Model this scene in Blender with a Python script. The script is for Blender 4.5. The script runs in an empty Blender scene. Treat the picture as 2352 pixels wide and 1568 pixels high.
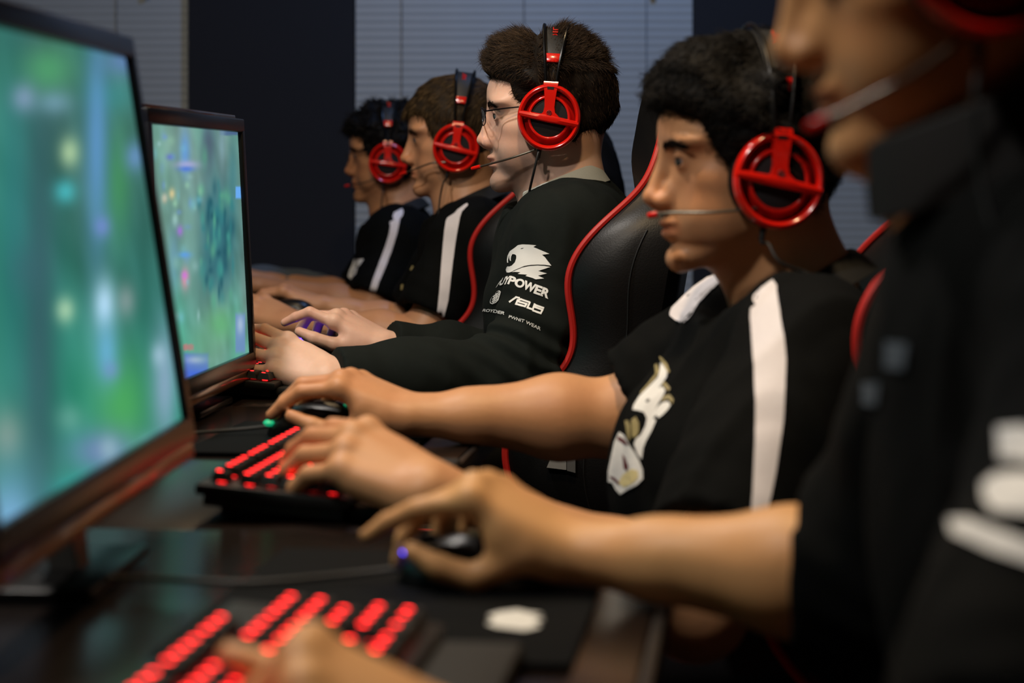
import bpy, bmesh, math, random
import numpy as np
from mathutils import Vector, Matrix
from mathutils.bvhtree import BVHTree

# ------------------------------------------------------------------ camera, world, lights, exposure
scene = bpy.context.scene
COL = scene.collection
CAM_Z = 1.04          # camera height; the desks are at 0.73
FPX = 5040.0          # focal length in pixels of the 2352 wide frame
HORIZON = 400.0       # the row of the frame that lies at camera height

cam_data = bpy.data.cameras.new('camera')
cam = bpy.data.objects.new('camera', cam_data)
COL.objects.link(cam)
cam.location = (0, 0, CAM_Z)
cam.rotation_euler = (math.radians(90), 0, 0)
cam_data.sensor_width = 36.0
cam_data.lens = FPX / 2352 * 36
cam_data.shift_y = -(784 - HORIZON) / 2352
cam_data.clip_start = 0.05
cam_data.dof.use_dof = True
cam_data.dof.focus_distance = 3.30
cam_data.dof.aperture_fstop = 4.7
scene.camera = cam

scene.view_settings.view_transform = 'Standard'
scene.view_settings.look = 'None'
scene.view_settings.gamma = 1.0
scene.view_settings.use_curve_mapping = False
scene.view_settings.exposure = 0.0
scene.cycles.max_bounces = 4
scene.cycles.diffuse_bounces = 2
scene.cycles.glossy_bounces = 2
scene.cycles.transmission_bounces = 3
scene.cycles.transparent_max_bounces = 6

world = bpy.data.worlds.new('room_ambient')
scene.world = world
world.use_nodes = True
world.node_tree.nodes['Background'].inputs[0].default_value = (0.35, 0.45, 0.65, 1)
world.node_tree.nodes['Background'].inputs[1].default_value = 0.012


def lamp(name, loc, target, size, power, color, spread=180):
    d = bpy.data.lights.new(name, 'AREA')
    d.shape = 'DISK'
    d.size = size
    d.energy = power
    d.color = color
    d.spread = math.radians(spread)
    o = bpy.data.objects.new(name, d)
    COL.objects.link(o)
    o.location = loc
    o.rotation_euler = (Vector(target) - Vector(loc)).to_track_quat('-Z', 'Y').to_euler()
    return o


WARM = (1.0, 0.70, 0.38)
NEUT = (1.0, 0.92, 0.84)
lamp('ceiling_lamp', (-0.80, 1.05, 2.62), (0.0, 2.0, 0.9), 0.14, 19, NEUT)
lamp('ceiling_lamp', (-0.72, 2.65, 2.62), (-0.1, 3.2, 0.9), 0.14, 21, NEUT)
lamp('ceiling_lamp', (0.0, 1.95, 2.66), (0.0, 2.1, 0.8), 0.14, 18, WARM)
lamp('ceiling_lamp', (-0.40, 4.10, 2.66), (-0.25, 4.2, 0.8), 0.14, 5, WARM)
lamp('blue_blind_fill', (0.30, 4.9, 2.62), (0.15, 6.35, 1.75), 0.25, 14, (0.26, 0.48, 1.0))  # added fill light that tints the far blinds blue

# ------------------------------------------------------------------ helpers


STATIONS = [0.93, 1.68, 2.43, 3.27, 3.95]     # places along the row, as first paced out


def W0(px, py, Y):
    """point of the place seen at frame position px, py at distance Y"""
    return Vector(((px - 1176) / FPX * Y, Y, CAM_Z + (HORIZON - py) / FPX * Y))


def W(px, py, y):
    """the same, with the distance given as the place in the row plus an offset from it"""
    if y < 0:                    # negative: the plain distance
        return W0(px, py, -y)
    yc = min(STATIONS, key=lambda v: abs(v - y))
    return W0(px, py, 1.4 * yc + (y - yc))


def lin(c):
    out = []
    for v in c[:3]:
        v = v / 255.0
        out.append(v / 12.92 if v <= 0.04045 else ((v + 0.055) / 1.055) ** 2.4)
    return tuple(out)


MATS = {}


def mat(name, rgb, rough=0.5, metal=0.0, spec=0.5, var=0.12, scale=60.0, bump=0.0, bscale=300.0,
        emit=None, estr=0.0, sss=0.0, coat=0.0, attr=None, sheen=0.0, alpha=1.0, trans=0.0):
    if name in MATS:
        return MATS[name]
    m = bpy.data.materials.new(name)
    m.use_nodes = True
    nt = m.node_tree
    b = nt.nodes['Principled BSDF']
    c = lin(rgb)
    tc = nt.nodes.new('ShaderNodeTexCoord')
    nz = nt.nodes.new('ShaderNodeTexNoise')
    nz.inputs['Scale'].default_value = scale
    nz.inputs['Detail'].default_value = 4
    nt.links.new(tc.outputs['Object'], nz.inputs['Vector'])
    hs = nt.nodes.new('ShaderNodeMapRange')
    hs.inputs['To Min'].default_value = 1 - var
    hs.inputs['To Max'].default_value = 1 + var
    nt.links.new(nz.outputs['Fac'], hs.inputs['Value'])
    mix = nt.nodes.new('ShaderNodeVectorMath')
    mix.operation = 'SCALE'
    if attr:
        at = nt.nodes.new('ShaderNodeAttribute')
        at.attribute_name = attr
        nt.links.new(at.outputs['Color'], mix.inputs[0])
    else:
        mix.inputs[0].default_value = c
    nt.links.new(hs.outputs['Result'], mix.inputs['Scale'])
    nt.links.new(mix.outputs['Vector'], b.inputs['Base Color'])
    b.inputs['Roughness'].default_value = rough
    b.inputs['Metallic'].default_value = metal
    b.inputs['Specular IOR Level'].default_value = spec
    b.inputs['Coat Weight'].default_value = coat
    b.inputs['Coat Roughness'].default_value = 0.08
    b.inputs['Sheen Weight'].default_value = sheen
    b.inputs['Alpha'].default_value = alpha
    b.inputs['Transmission Weight'].default_value = trans
    if sss:
        b.inputs['Subsurface Weight'].default_value = sss
        b.inputs['Subsurface Radius'].default_value = (1.0, 0.35, 0.2)
        b.inputs['Subsurface Scale'].default_value = 0.006
    if emit:
        b.inputs['Emission Color'].default_value = lin(emit) + (1,)
        b.inputs['Emission Strength'].default_value = estr
    if bump:
        n2 = nt.nodes.new('ShaderNodeTexNoise')
        n2.inputs['Scale'].default_value = bscale
        n2.inputs['Detail'].default_value = 3
        nt.links.new(tc.outputs['Object'], n2.inputs['Vector'])
        bp = nt.nodes.new('ShaderNodeBump')
        bp.inputs['Strength'].default_value = bump
        bp.inputs['Distance'].default_value = 0.002
        nt.links.new(n2.outputs['Fac'], bp.inputs['Height'])
        nt.links.new(bp.outputs['Normal'], b.inputs['Normal'])
    MATS[name] = m
    return m


def mesh_obj(name, verts, faces, material, parent=None, smooth=True, colors=None, mats=None, fmat=None):
    me = bpy.data.meshes.new(name)
    if isinstance(verts, np.ndarray):
        verts = verts.tolist()
    if isinstance(faces, np.ndarray):
        faces = faces.tolist()
    me.from_pydata(verts, [], faces)
    if mats:
        for m in mats:
            me.materials.append(m)
        if fmat is not None:
            me.polygons.foreach_set('material_index', fmat)
    else:
        me.materials.append(material)
    if smooth:
        me.polygons.foreach_set('use_smooth', [True] * len(me.polygons))
    if colors is not None:
        a = me.color_attributes.new('Col', 'FLOAT_COLOR', 'POINT')
        c4 = np.ones((len(verts), 4), dtype=np.float32)
        c4[:, :3] = colors
        a.data.foreach_set('color', c4.ravel())
    me.update()
    o = bpy.data.objects.new(name, me)
    COL.objects.link(o)
    if parent:
        o.parent = parent
    return o


def empty(name, label, cat, loc=(0, 0, 0), rot=None, group=None):
    o = bpy.data.objects.new(name, None)
    o.empty_display_size = 0.05
    COL.objects.link(o)
    if rot is not None:
        o.matrix_world = Matrix.Translation(Vector(loc)) @ rot.to_4x4()
    else:
        o.location = loc
    o['label'] = label
    o['category'] = cat
    if group:
        o['group'] = group
    return o


def tag(o, label, cat=None, group=None, kind=None):
    if label:
        o['label'] = label
    if cat:
        o['category'] = cat
    if group:
        o['group'] = group
    if kind:
        o['kind'] = kind
    return o


class MB:
    """collects shapes into one mesh"""

    def __init__(self):
        self.v, self.f = [], []

    def add(self, verts, faces, M=None):
        n = len(self.v)
        for p in verts:
            p = Vector(p)
            self.v.append(tuple(M @ p if M is not None else p))
        self.f += [tuple(i + n for i in f) for f in faces]
        return self

    def box(self, c, s, M=None, bevel=0.0):
        x, y, z = s[0] / 2, s[1] / 2, s[2] / 2
        if bevel <= 0:
            vs = [(c[0] + i * x, c[1] + j * y, c[2] + k * z) for i in (-1, 1) for j in (-1, 1) for k in (-1, 1)]
            fs = [(0, 1, 3, 2), (4, 6, 7, 5), (0, 4, 5, 1), (2, 3, 7, 6), (0, 2, 6, 4), (1, 5, 7, 3)]
            return self.add(vs, fs, M)
        bm = bmesh.new()
        bmesh.ops.create_cube(bm, size=1.0)
        for v in bm.verts:
            v.co = Vector((v.co.x * s[0] + c[0], v.co.y * s[1] + c[1], v.co.z * s[2] + c[2]))
        bmesh.ops.bevel(bm, geom=list(bm.edges), offset=bevel, segments=2, profile=0.5, affect='EDGES')
        bm.verts.index_update()
        vs = [v.co.copy() for v in bm.verts]
        fs = [[v.index for v in f.verts] for f in bm.faces]
        bm.free()
        return self.add(vs, fs, M)

    def tube(self, pts, rad, n=10, M=None, cap=True, flat=None):
        pts = [Vector(p) for p in pts]
        if not hasattr(rad, '__len__'):
            rad = [rad] * len(pts)
        T = []
        for i in range(len(pts)):
            a = pts[max(i - 1, 0)]
            b = pts[min(i + 1, len(pts) - 1)]
            T.append((b - a).normalized())
        ref = Vector((0, 0, 1)) if abs(T[0].z) < 0.9 else Vector((0, 1, 0))
        u = (ref - T[0] * ref.dot(T[0])).normalized()
        vs, fs = [], []
        for i, p in enumerate(pts):
            u = (u - T[i] * u.dot(T[i]))
            u = u.normalized() if u.length > 1e-6 else T[i].orthogonal().normalized()
            w = T[i].cross(u)
            for k in range(n):
                a = 2 * math.pi * k / n
                vs.append(p + (u * math.cos(a) + w * math.sin(a)) * rad[i])
        for i in range(len(pts) - 1):
            for k in range(n):
                a, b = i * n + k, i * n + (k + 1) % n
                fs.append((a, b, b + n, a + n))
        if cap:
            fs.append(tuple(range(n - 1, -1, -1)))
            fs.append(tuple((len(pts) - 1) * n + k for k in range(n)))
        return self.add(vs, fs, M)

    def lathe(self, prof, n=32, M=None, axis='y'):
        """prof: list of (r, h) around the axis"""
        vs, fs = [], []
        for r, h in prof:
            for k in range(n):
                a = 2 * math.pi * k / n
                if axis == 'y':
                    vs.append((r * math.cos(a), h, r * math.sin(a)))
                else:
                    vs.append((r * math.cos(a), r * math.sin(a), h))
        for i in range(len(prof) - 1):
            for k in range(n):
                a, b = i * n + k, i * n + (k + 1) % n
                f = (a, b, b + n, a + n)
                fs.append(f if axis != 'y' else f[::-1])
        return self.add(vs, fs, M)

    def prism(self, loop, h0, h1, M=None):
        """polygon loop in x,y between z = h0 and h1"""
        n = len(loop)
        vs = [(x, y, h0) for x, y in loop] + [(x, y, h1) for x, y in loop]
        fs = [tuple(range(n - 1, -1, -1)), tuple(range(n, 2 * n))]
        fs += [(i, (i + 1) % n, (i + 1) % n + n, i + n) for i in range(n)]
        return self.add(vs, fs, M)

    def build(self, name, material, parent=None, smooth=True):
        o = mesh_obj(name, self.v, self.f, material, parent, smooth=False)
        if smooth:
            bm = bmesh.new()
            bm.from_mesh(o.data)
            bmesh.ops.recalc_face_normals(bm, faces=bm.faces)
            bm.to_mesh(o.data)
            bm.free()
            o.data.polygons.foreach_set('use_smooth', [True] * len(o.data.polygons))
            o.data.set_sharp_from_angle(angle=math.radians(40))
        return o


def spline(pts, n=8):
    """catmull-rom through pts"""
    P = [Vector(p) for p in pts]
    out = []
    for i in range(len(P) - 1):
        p0 = P[max(i - 1, 0)]
        p1, p2 = P[i], P[i + 1]
        p3 = P[min(i + 2, len(P) - 1)]
        for k in range(n):
            t = k / n
            out.append(0.5 * ((2 * p1) + (p2 - p0) * t + (2 * p0 - 5 * p1 + 4 * p2 - p3) * t * t
                              + (3 * p1 - p0 - 3 * p2 + p3) * t ** 3))
    out.append(P[-1])
    return out


def copy_tree(o, parent=None):
    c = o.copy()
    COL.objects.link(c)
    if parent is not None:
        c.parent = parent
    for ch in o.children:
        copy_tree(ch, c)
    return c


# ------------------------------------------------------------------ implicit modelling (bodies, clothes, hair)
def smin(a, b, k):
    h = np.maximum(k - np.abs(a - b), 0.0) / k
    return np.minimum(a, b) - h * h * k * 0.25


def smax(a, b, k):
    return -smin(-a, -b, k)


class Vol:
    def __init__(self, xs, ys, zs):
        self.ax = [np.asarray(a, dtype=np.float32) for a in (xs, ys, zs)]
        self.D = np.full([len(a) for a in self.ax], 0.3, dtype=np.float32)

    def block(self, lo, hi):
        s = []
        for a, l, h in zip(self.ax, lo, hi):
            i0 = max(int(np.searchsorted(a, l)) - 1, 0)
            i1 = min(int(np.searchsorted(a, h)) + 1, len(a))
            if i1 <= i0:
                return None, None
            s.append(slice(i0, i1))
        s = tuple(s)
        P = (self.ax[0][s[0]][:, None, None], self.ax[1][s[1]][None, :, None], self.ax[2][s[2]][None, None, :])
        return s, P

    def put(self, s, d, k, op='add'):
        if op == 'add':
            self.D[s] = smin(self.D[s], d, k) if k > 0 else np.minimum(self.D[s], d)
        else:
            self.D[s] = smax(self.D[s], -d, k) if k > 0 else np.maximum(self.D[s], -d)

    def cone(self, a, b, ra, rb, k=0.01, op='add', flat=None):
        a, b = np.array(a, float), np.array(b, float)
        m = max(ra, rb) + k + 0.012
        s, P = self.block(np.minimum(a, b) - m, np.maximum(a, b) + m)
        if s is None:
            return
        ab = b - a
        L2 = float(ab @ ab) + 1e-12
        q = [P[i] - np.float32(a[i]) for i in range(3)]
        t = np.clip((q[0] * np.float32(ab[0]) + q[1] * np.float32(ab[1]) + q[2] * np.float32(ab[2])) / np.float32(L2), 0, 1)
        d2 = sum((q[i] - t * np.float32(ab[i])) ** 2 for i in range(3))
        if flat is not None:      # flatten along a unit direction: (dir, factor>1)
            dn, fct = np.array(flat[0], float), flat[1]
            pr = sum((q[i] - t * np.float32(ab[i])) * np.float32(dn[i]) for i in range(3))
            d2 = d2 + pr * pr * np.float32(fct * fct - 1)
        d = np.sqrt(d2) - (np.float32(ra) + t * np.float32(rb - ra))
        self.put(s, d, k, op)

    def ell(self, c, r, R=None, k=0.01, op='add'):
        c = np.array(c, float)
        m = max(r) + k + 0.012
        s, P = self.block(c - m, c + m)
        if s is None:
            return
        q = [P[i] - np.float32(c[i]) for i in range(3)]
        if R is not None:
            q = [sum(q[i] * np.float32(R[i][j]) for i in range(3)) for j in range(3)]
        k0 = np.sqrt(sum((q[i] / np.float32(r[i])) ** 2 for i in range(3)))
        k1 = np.sqrt(sum((q[i] / np.float32(r[i] * r[i])) ** 2 for i in range(3))) + 1e-6
        d = k0 * (k0 - 1) / k1
        self.put(s, d, k, op)

    def mesh(self):
        D, (xs, ys, zs) = self.D, self.ax
        S = D < 0
        nx, ny, nz = D.shape
        c = np.zeros((nx - 1, ny - 1, nz - 1), dtype=np.uint8)
        for i in (0, 1):
            for j in (0, 1):
                for k in (0, 1):
                    c += S[i:nx - 1 + i, j:ny - 1 + j, k:nz - 1 + k]
        act = (c > 0) & (c < 8)
        I, J, K = np.nonzero(act)
        idx = np.full(act.shape, -1, dtype=np.int32)
        idx[I, J, K] = np.arange(len(I))
        corners = [(i, j, k) for i in (0, 1) for j in (0, 1) for k in (0, 1)]
        val = {o: D[I + o[0], J + o[1], K + o[2]] for o in corners}
        acc = np.zeros((len(I), 3))
        cnt = np.zeros(len(I))
        for o in corners:
            for ax in range(3):
                if o[ax] == 0:
                    o2 = tuple(o[q] + (1 if q == ax else 0) for q in range(3))
                    a, b = val[o], val[o2]
                    x = (a < 0) != (b < 0)
                    t = np.where(x, a / np.where(x, a - b, 1), 0)
                    for q in range(3):
                        pos = o[q] + (t if q == ax else 0)
                        acc[:, q] += np.where(x, pos, 0)
                    cnt += x
        acc /= cnt[:, None]
        V = np.empty((len(I), 3))
        for q, (a, N) in enumerate(((xs, I), (ys, J), (zs, K))):
            V[:, q] = a[N] + acc[:, q] * (a[N + 1] - a[N])
        F = []
        for ax in range(3):
            sl0 = [slice(1, -1)] * 3
            sl1 = [slice(1, -1)] * 3
            sl0[ax] = slice(0, -1)
            sl1[ax] = slice(1, None)
            a, b = S[tuple(sl0)], S[tuple(sl1)]
            e = np.nonzero(a != b)
            ins = a[e]
            g = [e[q] + (0 if q == ax else 1) for q in range(3)]
            u, w = (ax + 1) % 3, (ax + 2) % 3
            quad = []
            for du, dw in ((-1, -1), (0, -1), (0, 0), (-1, 0)):
                h = [x.copy() for x in g]
                h[u] += du
                h[w] += dw
                quad.append(idx[h[0], h[1], h[2]])
            q4 = np.stack(quad, 1)
            q4[~ins] = q4[~ins][:, ::-1]
            F.append(q4)
        F = np.concatenate(F)
        F = F[(F >= 0).all(1)]
        return V, F


def vnormals(V, F):
    a, b, c, d = V[F[:, 0]], V[F[:, 1]], V[F[:, 2]], V[F[:, 3]]
    n = np.cross(c - a, d - b)
    N = np.zeros_like(V)
    for q in range(4):
        for x in range(3):
            N[:, x] += np.bincount(F[:, q], weights=n[:, x], minlength=len(V))
    return N / (np.linalg.norm(N, axis=1)[:, None] + 1e-12)


def relax(V, F, it=1, lam=0.5):
    E = np.concatenate([F[:, [0, 1]], F[:, [1, 2]], F[:, [2, 3]], F[:, [3, 0]]])
    cnt = np.bincount(E[:, 0], minlength=len(V)) + np.bincount(E[:, 1], minlength=len(V)) + 1e-9
    for _ in range(it):
        A = np.zeros_like(V)
        for x in range(3):
            A[:, x] = np.bincount(E[:, 0], weights=V[E[:, 1], x], minlength=len(V)) + \
                np.bincount(E[:, 1], weights=V[E[:, 0], x], minlength=len(V))
        V = V + lam * (A / cnt[:, None] - V)
    return V


def waves(V, seed, freq, n=10):
    """smooth pseudo noise in about -1..1"""
    r = np.random.RandomState(seed)
    out = np.zeros(len(V))
    for i in range(n):
        k = r.normal(size=3)
        k /= np.linalg.norm(k)
        f = freq * (0.6 + 0.9 * r.rand())
        out += np.sin(V @ k * f + r.rand() * 6.28 + 1.3 * np.sin(V @ r.normal(size=3) * f * 0.35))
    return out / math.sqrt(n) / 1.2


def sstep(a, b, x):
    t = np.clip((x - a) / (b - a), 0, 1)
    return t * t * (3 - 2 * t)


def axis_grid(lo, hi, h, fine=(), hf=None):
    out, x = [], lo
    while x < hi:
        out.append(x)
        st = h
        for a, b in fine:
            if a <= x <= b:
                st = hf
        x += st
    out.append(x)
    return out


def pip(poly, x, z):
    """signed distance to polygon in the x,z plane, negative inside"""
    x = np.asarray(x)
    z = np.asarray(z)
    d = np.full(x.shape, 1e9)
    ins = np.zeros(x.shape, dtype=bool)
    n = len(poly)
    for i in range(n):
        ax, az = poly[i]
        bx, bz = poly[(i + 1) % n]
        ex, ez = bx - ax, bz - az
        t = np.clip(((x - ax) * ex + (z - az) * ez) / (ex * ex + ez * ez), 0, 1)
        d = np.minimum(d, (x - ax - t * ex) ** 2 + (z - az - t * ez) ** 2)
        cr = ((az > z) != (bz > z))
        with np.errstate(divide='ignore', invalid='ignore'):
            cr &= x < (bx - ax) * (z - az) / (bz - az if bz != az else 1e-9) + ax
        ins ^= cr
    d = np.sqrt(d)
    return np.where(ins, -d, d)

# ------------------------------------------------------------------ materials
M_WALL = mat('navy_wall_paint', (9, 13, 22), 0.8, var=0.08, scale=8)
M_WALLD = mat('dark_wall_paint', (40, 44, 52), 0.85, var=0.06, scale=8)
M_CEIL = mat('ceiling_board', (95, 95, 95), 0.9, var=0.06, scale=30)
M_FLOOR = mat('dark_carpet', (26, 26, 30), 0.95, var=0.25, scale=240, bump=0.4, bscale=600)
M_SLAT = mat('blind_slat_enamel', (150, 158, 160), 0.45, var=0.05, scale=12)
M_CORD = mat('blind_cord', (70, 72, 74), 0.8)
M_SILL = mat('sill_paint', (150, 142, 122), 0.6, var=0.06, scale=20)
M_GLASSN = mat('night_glass', (6, 9, 16), 0.08, spec=0.6)
M_JAMB = mat('window_jamb', (14, 13, 17), 0.7)
M_PANEL = mat('heater_enamel', (128, 128, 126), 0.5)
M_DESK = mat('dark_desk_laminate', (31, 24, 21), 0.24, spec=0.38, var=0.18, scale=14, bump=0.02, bscale=90)
M_DESKEDGE = mat('desk_edge_band', (22, 18, 17), 0.45)
M_STEEL = mat('black_steel', (20, 20, 22), 0.4, metal=0.6)
M_SILVER = mat('brushed_silver', (150, 150, 145), 0.35, metal=0.85)
M_BEZEL = mat('black_bezel_plastic', (12, 12, 14), 0.32)
M_CHIN = mat('lower_bezel_reflection', (150, 94, 54), 0.28, coat=0.5, var=0.2, scale=10)  # warm reflection in the glossy lower bezel, painted as brown base colour
M_TRIM = mat('upper_bezel_reflection', (62, 42, 30), 0.3, coat=0.4, var=0.2, scale=10)  # brownish reflection along the top bezel edge, put into the colour
M_SHELL = mat('monitor_back_shell', (24, 24, 26), 0.5)
M_KEYB = mat('keyboard_case', (14, 14, 15), 0.45)
M_KEY = mat('key_cap', (17, 17, 18), 0.5)
M_LED = mat('red_key_light', (255, 40, 40), 0.5, emit=(255, 30, 32), estr=4.0)
M_LEGEND = mat('red_key_legend', (255, 40, 40), 0.5, emit=(255, 30, 32), estr=9.0)
M_PAD = mat('mouse_pad_cloth', (9, 11, 13), 0.9, spec=0.12, var=0.1, scale=300, bump=0.2, bscale=900)
M_PADPRINT = mat('pad_print', (225, 225, 220), 0.8)
M_MOUSE = mat('mouse_shell', (15, 15, 16), 0.34)
M_RUBBER = mat('mouse_rubber', (10, 10, 10), 0.7)
M_BLUELED = mat('blue_mouse_light', (70, 70, 255), 0.5, emit=(70, 66, 255), estr=6.0)
M_GREENLED = mat('green_mouse_light', (20, 170, 120), 0.5, emit=(20, 190, 130), estr=0.55)
M_PURPLELED = mat('purple_mouse_light', (90, 60, 255), 0.5, emit=(84, 50, 255), estr=9.0)
M_LEATHER = mat('black_leatherette', (11, 11, 12), 0.42, spec=0.36, var=0.1, scale=40, bump=0.12, bscale=420)
M_SHELLCH = mat('chair_back_fabric', (12, 13, 20), 0.75)
M_SHELLG = mat('hinge_grey_plastic', (84, 84, 84), 0.5)
M_PIPING = mat('red_piping', (190, 32, 26), 0.5, var=0.06)
M_CABLE = mat('black_cable', (14, 14, 15), 0.55)

# ------------------------------------------------------------------ the room
YB = 6.36             # far wall
X0, X1, Y0 = -3.6, 4.0, -2.4
ZC = 2.75
ZS, ZT = 0.605, 2.25  # window sill and head


def structure(name, mb, m, smooth=False):
    o = mb.build(name, m, None, smooth)
    o['kind'] = 'structure'
    return o


structure('floor', MB().box(((X0 + X1) / 2, (Y0 + YB) / 2, -0.05), (X1 - X0 + 0.4, YB - Y0 + 0.4, 0.1)), M_FLOOR)
structure('ceiling', MB().box(((X0 + X1) / 2, (Y0 + YB) / 2, ZC + 0.05), (X1 - X0 + 0.4, YB - Y0 + 0.4, 0.1)), M_CEIL)
structure('wall_left', MB().box((X0 - 0.05, (Y0 + YB) / 2, ZC / 2), (0.1, YB - Y0, ZC)), M_WALLD)
structure('wall_right', MB().box((X1 + 0.05, (Y0 + YB) / 2, ZC / 2), (0.1, YB - Y0, ZC)), M_WALLD)
structure('wall_front', MB().box(((X0 + X1) / 2, Y0 - 0.05, ZC / 2), (X1 - X0, 0.1, ZC)), M_WALLD)

WINS = [(-2.45, -0.939), (-0.459, 0.529), (0.905, 2.40)]
mb = MB()
edges = [X0] + [v for w in WINS for v in w] + [X1]
for i in range(0, len(edges), 2):          # piers between the windows
    mb.box(((edges[i] + edges[i + 1]) / 2, YB + 0.1, ZC / 2), (edges[i + 1] - edges[i], 0.2, ZC))
for a, b in WINS:                          # wall under and over each window
    mb.box(((a + b) / 2, YB + 0.1, ZS / 2 - 0.01), (b - a, 0.2, ZS - 0.02))
    mb.box(((a + b) / 2, YB + 0.1, (ZT + ZC) / 2), (b - a, 0.2, ZC - ZT))
structure('wall_back', mb, M_WALL)
structure('baseboard_back', MB().box(((X0 + X1) / 2, YB - 0.008, 0.05), (X1 - X0, 0.016, 0.1)), M_JAMB)

BL = ['pale window blind at the left, behind the nearest monitor',
      'wide pale window blind behind the heads of the players',
      'pale window blind at the right, between the nearest two players']
slat_meshes = {}
for i, (a, b) in enumerate(WINS):
    w = b - a
    fr = MB()
    for x in (a + 0.012, b - 0.012):
        fr.box((x, YB + 0.10, (ZS + ZT) / 2), (0.024, 0.12, ZT - ZS))
    fr.box(((a + b) / 2, YB + 0.10, ZT - 0.012), (w - 0.048, 0.12, 0.024))
    win = structure('window_%d' % (i + 1), fr, M_JAMB)
    MB().box(((a + b) / 2, YB + 0.15, (ZS + ZT) / 2), (w - 0.05, 0.008, ZT - ZS - 0.05)).build('pane', M_GLASSN, win, False)
    MB().box(((a + b) / 2, YB + 0.045, ZS - 0.01), (w, 0.17, 0.022), bevel=0.003).build('window_sill', M_SILL, win)
    root = empty('window_blind', BL[i], 'blind', ((a + b) / 2, YB + 0.03, ZS))
    z, n = 0.03, 0
    sm = None
    while z < ZT - ZS - 0.06:
        if sm is None:
            vs, fs = [], []
            hw = w / 2 - 0.004
            for xx in (-hw, hw):
                for q in range(5):
                    tt = (q - 2) / 2
                    vs.append((xx, -0.0011 * (1 - tt * tt) + 0.0010 * tt, 0.0128 * tt))
            for q in range(4):
                fs.append((q, q + 1, q + 6, q + 5))
            so = mesh_obj('slat', vs, fs, M_SLAT, root)
            sm = so.data
        else:
            so = bpy.data.objects.new('slat', sm)
            COL.objects.link(so)
            so.parent = root
        so.location = (0, 0, z)
        z += 0.0232
    MB().box((0, 0, ZT - ZS - 0.045), (w - 0.03, 0.03, 0.035), bevel=0.003).build('head_rail', M_SLAT, root)
    MB().box((0, 0, 0.012), (w - 0.03, 0.022, 0.012), bevel=0.002).build('bottom_rail', M_SLAT, root)
    for fx in (-0.36, 0.0, 0.36):
        MB().tube([(fx * w, -0.007, 0.01), (fx * w, -0.007, ZT - ZS - 0.05)], 0.0012, 6).build('ladder_cord', M_CORD, root)
    cx = w / 2 - 0.12
    cord = MB().tube([(cx, -0.02, 0.98), (cx, -0.02, ZT - ZS - 0.05)], 0.0015, 6).build('pull_cord', M_CORD, root)
    MB().lathe([(0.002, 0.0), (0.008, -0.012), (0.009, -0.03), (0.0, -0.032)], 10,
               Matrix.Translation((cx, -0.02, 0.98)), axis='z').build('tassel', M_CORD, cord)

# ------------------------------------------------------------------ stations: desks in a stepped row
AL = math.radians(6.3)
TV = Vector((math.sin(AL), math.cos(AL), 0))      # along a desk edge, away from the camera
NV = Vector((-math.cos(AL), math.sin(AL), 0))     # the way the players face
R_ST = Matrix((TV, NV, Vector((0, 0, 1)))).transposed()
DESK = 0.73
E0 = [Vector((0.09, 1.38, 0)) + k * Vector((-0.14, 1.03, 0)) for k in range(5)]
DL = ['dark laminate desk nearest the camera, under the blue-lit mouse',
      'dark laminate desk under the green-lit mouse',
      'dark laminate desk under the purple-lit mouse',
      'dark laminate desk second from the far wall, in front of the person in brown fringe',
      'dark laminate desk nearest the far wall blind']
for k in range(5):
    root = empty('desk', DL[k], 'desk', (E0[k].x, E0[k].y, 0), R_ST, 'desks in a stepped row')
    MB().box((0.0, 0.36, DESK - 0.0145), (1.008, 0.70, 0.025), bevel=0.0025).build('desk_top', M_DESK, root)
    MB().box((0.0, 0.0045, DESK - 0.0145), (1.008, 0.009, 0.025), bevel=0.003).build('edge_band', M_DESKEDGE, root)
    for sx in (-1, 1):
        for yy in (0.06, 0.66):
            MB().box((sx * 0.47, yy, (DESK - 0.027) / 2), (0.035, 0.035, DESK - 0.027), bevel=0.003).build('leg', M_STEEL, root)
    MB().box((0.0, 0.66, DESK - 0.20), (0.90, 0.012, 0.30)).build('modesty_panel', M_STEEL, root)

# ------------------------------------------------------------------ monitors


def screen_material(name, strength):
    m = bpy.data.materials.new(name)
    m.use_nodes = True
    nt = m.node_tree
    nt.nodes.remove(nt.nodes['Principled BSDF'])
    at = nt.nodes.new('ShaderNodeAttribute')
    at.attribute_name = 'Col'
    em = nt.nodes.new('ShaderNodeEmission')
    em.inputs['Strength'].default_value = strength
    gl = nt.nodes.new('ShaderNodeBsdfGlossy')
    gl.inputs['Roughness'].default_value = 0.35
    gl.inputs['Color'].default_value = (0.03, 0.03, 0.03, 1)
    ad = nt.nodes.new('ShaderNodeAddShader')
    nt.links.new(at.outputs['Color'], em.inputs['Color'])
    nt.links.new(em.outputs[0], ad.inputs[0])
    nt.links.new(gl.outputs[0], ad.inputs[1])
    nt.links.new(ad.outputs[0], nt.nodes['Material Output'].inputs['Surface'])
    return m


M_SCREEN = screen_material('screen_light', 1.0)


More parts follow.
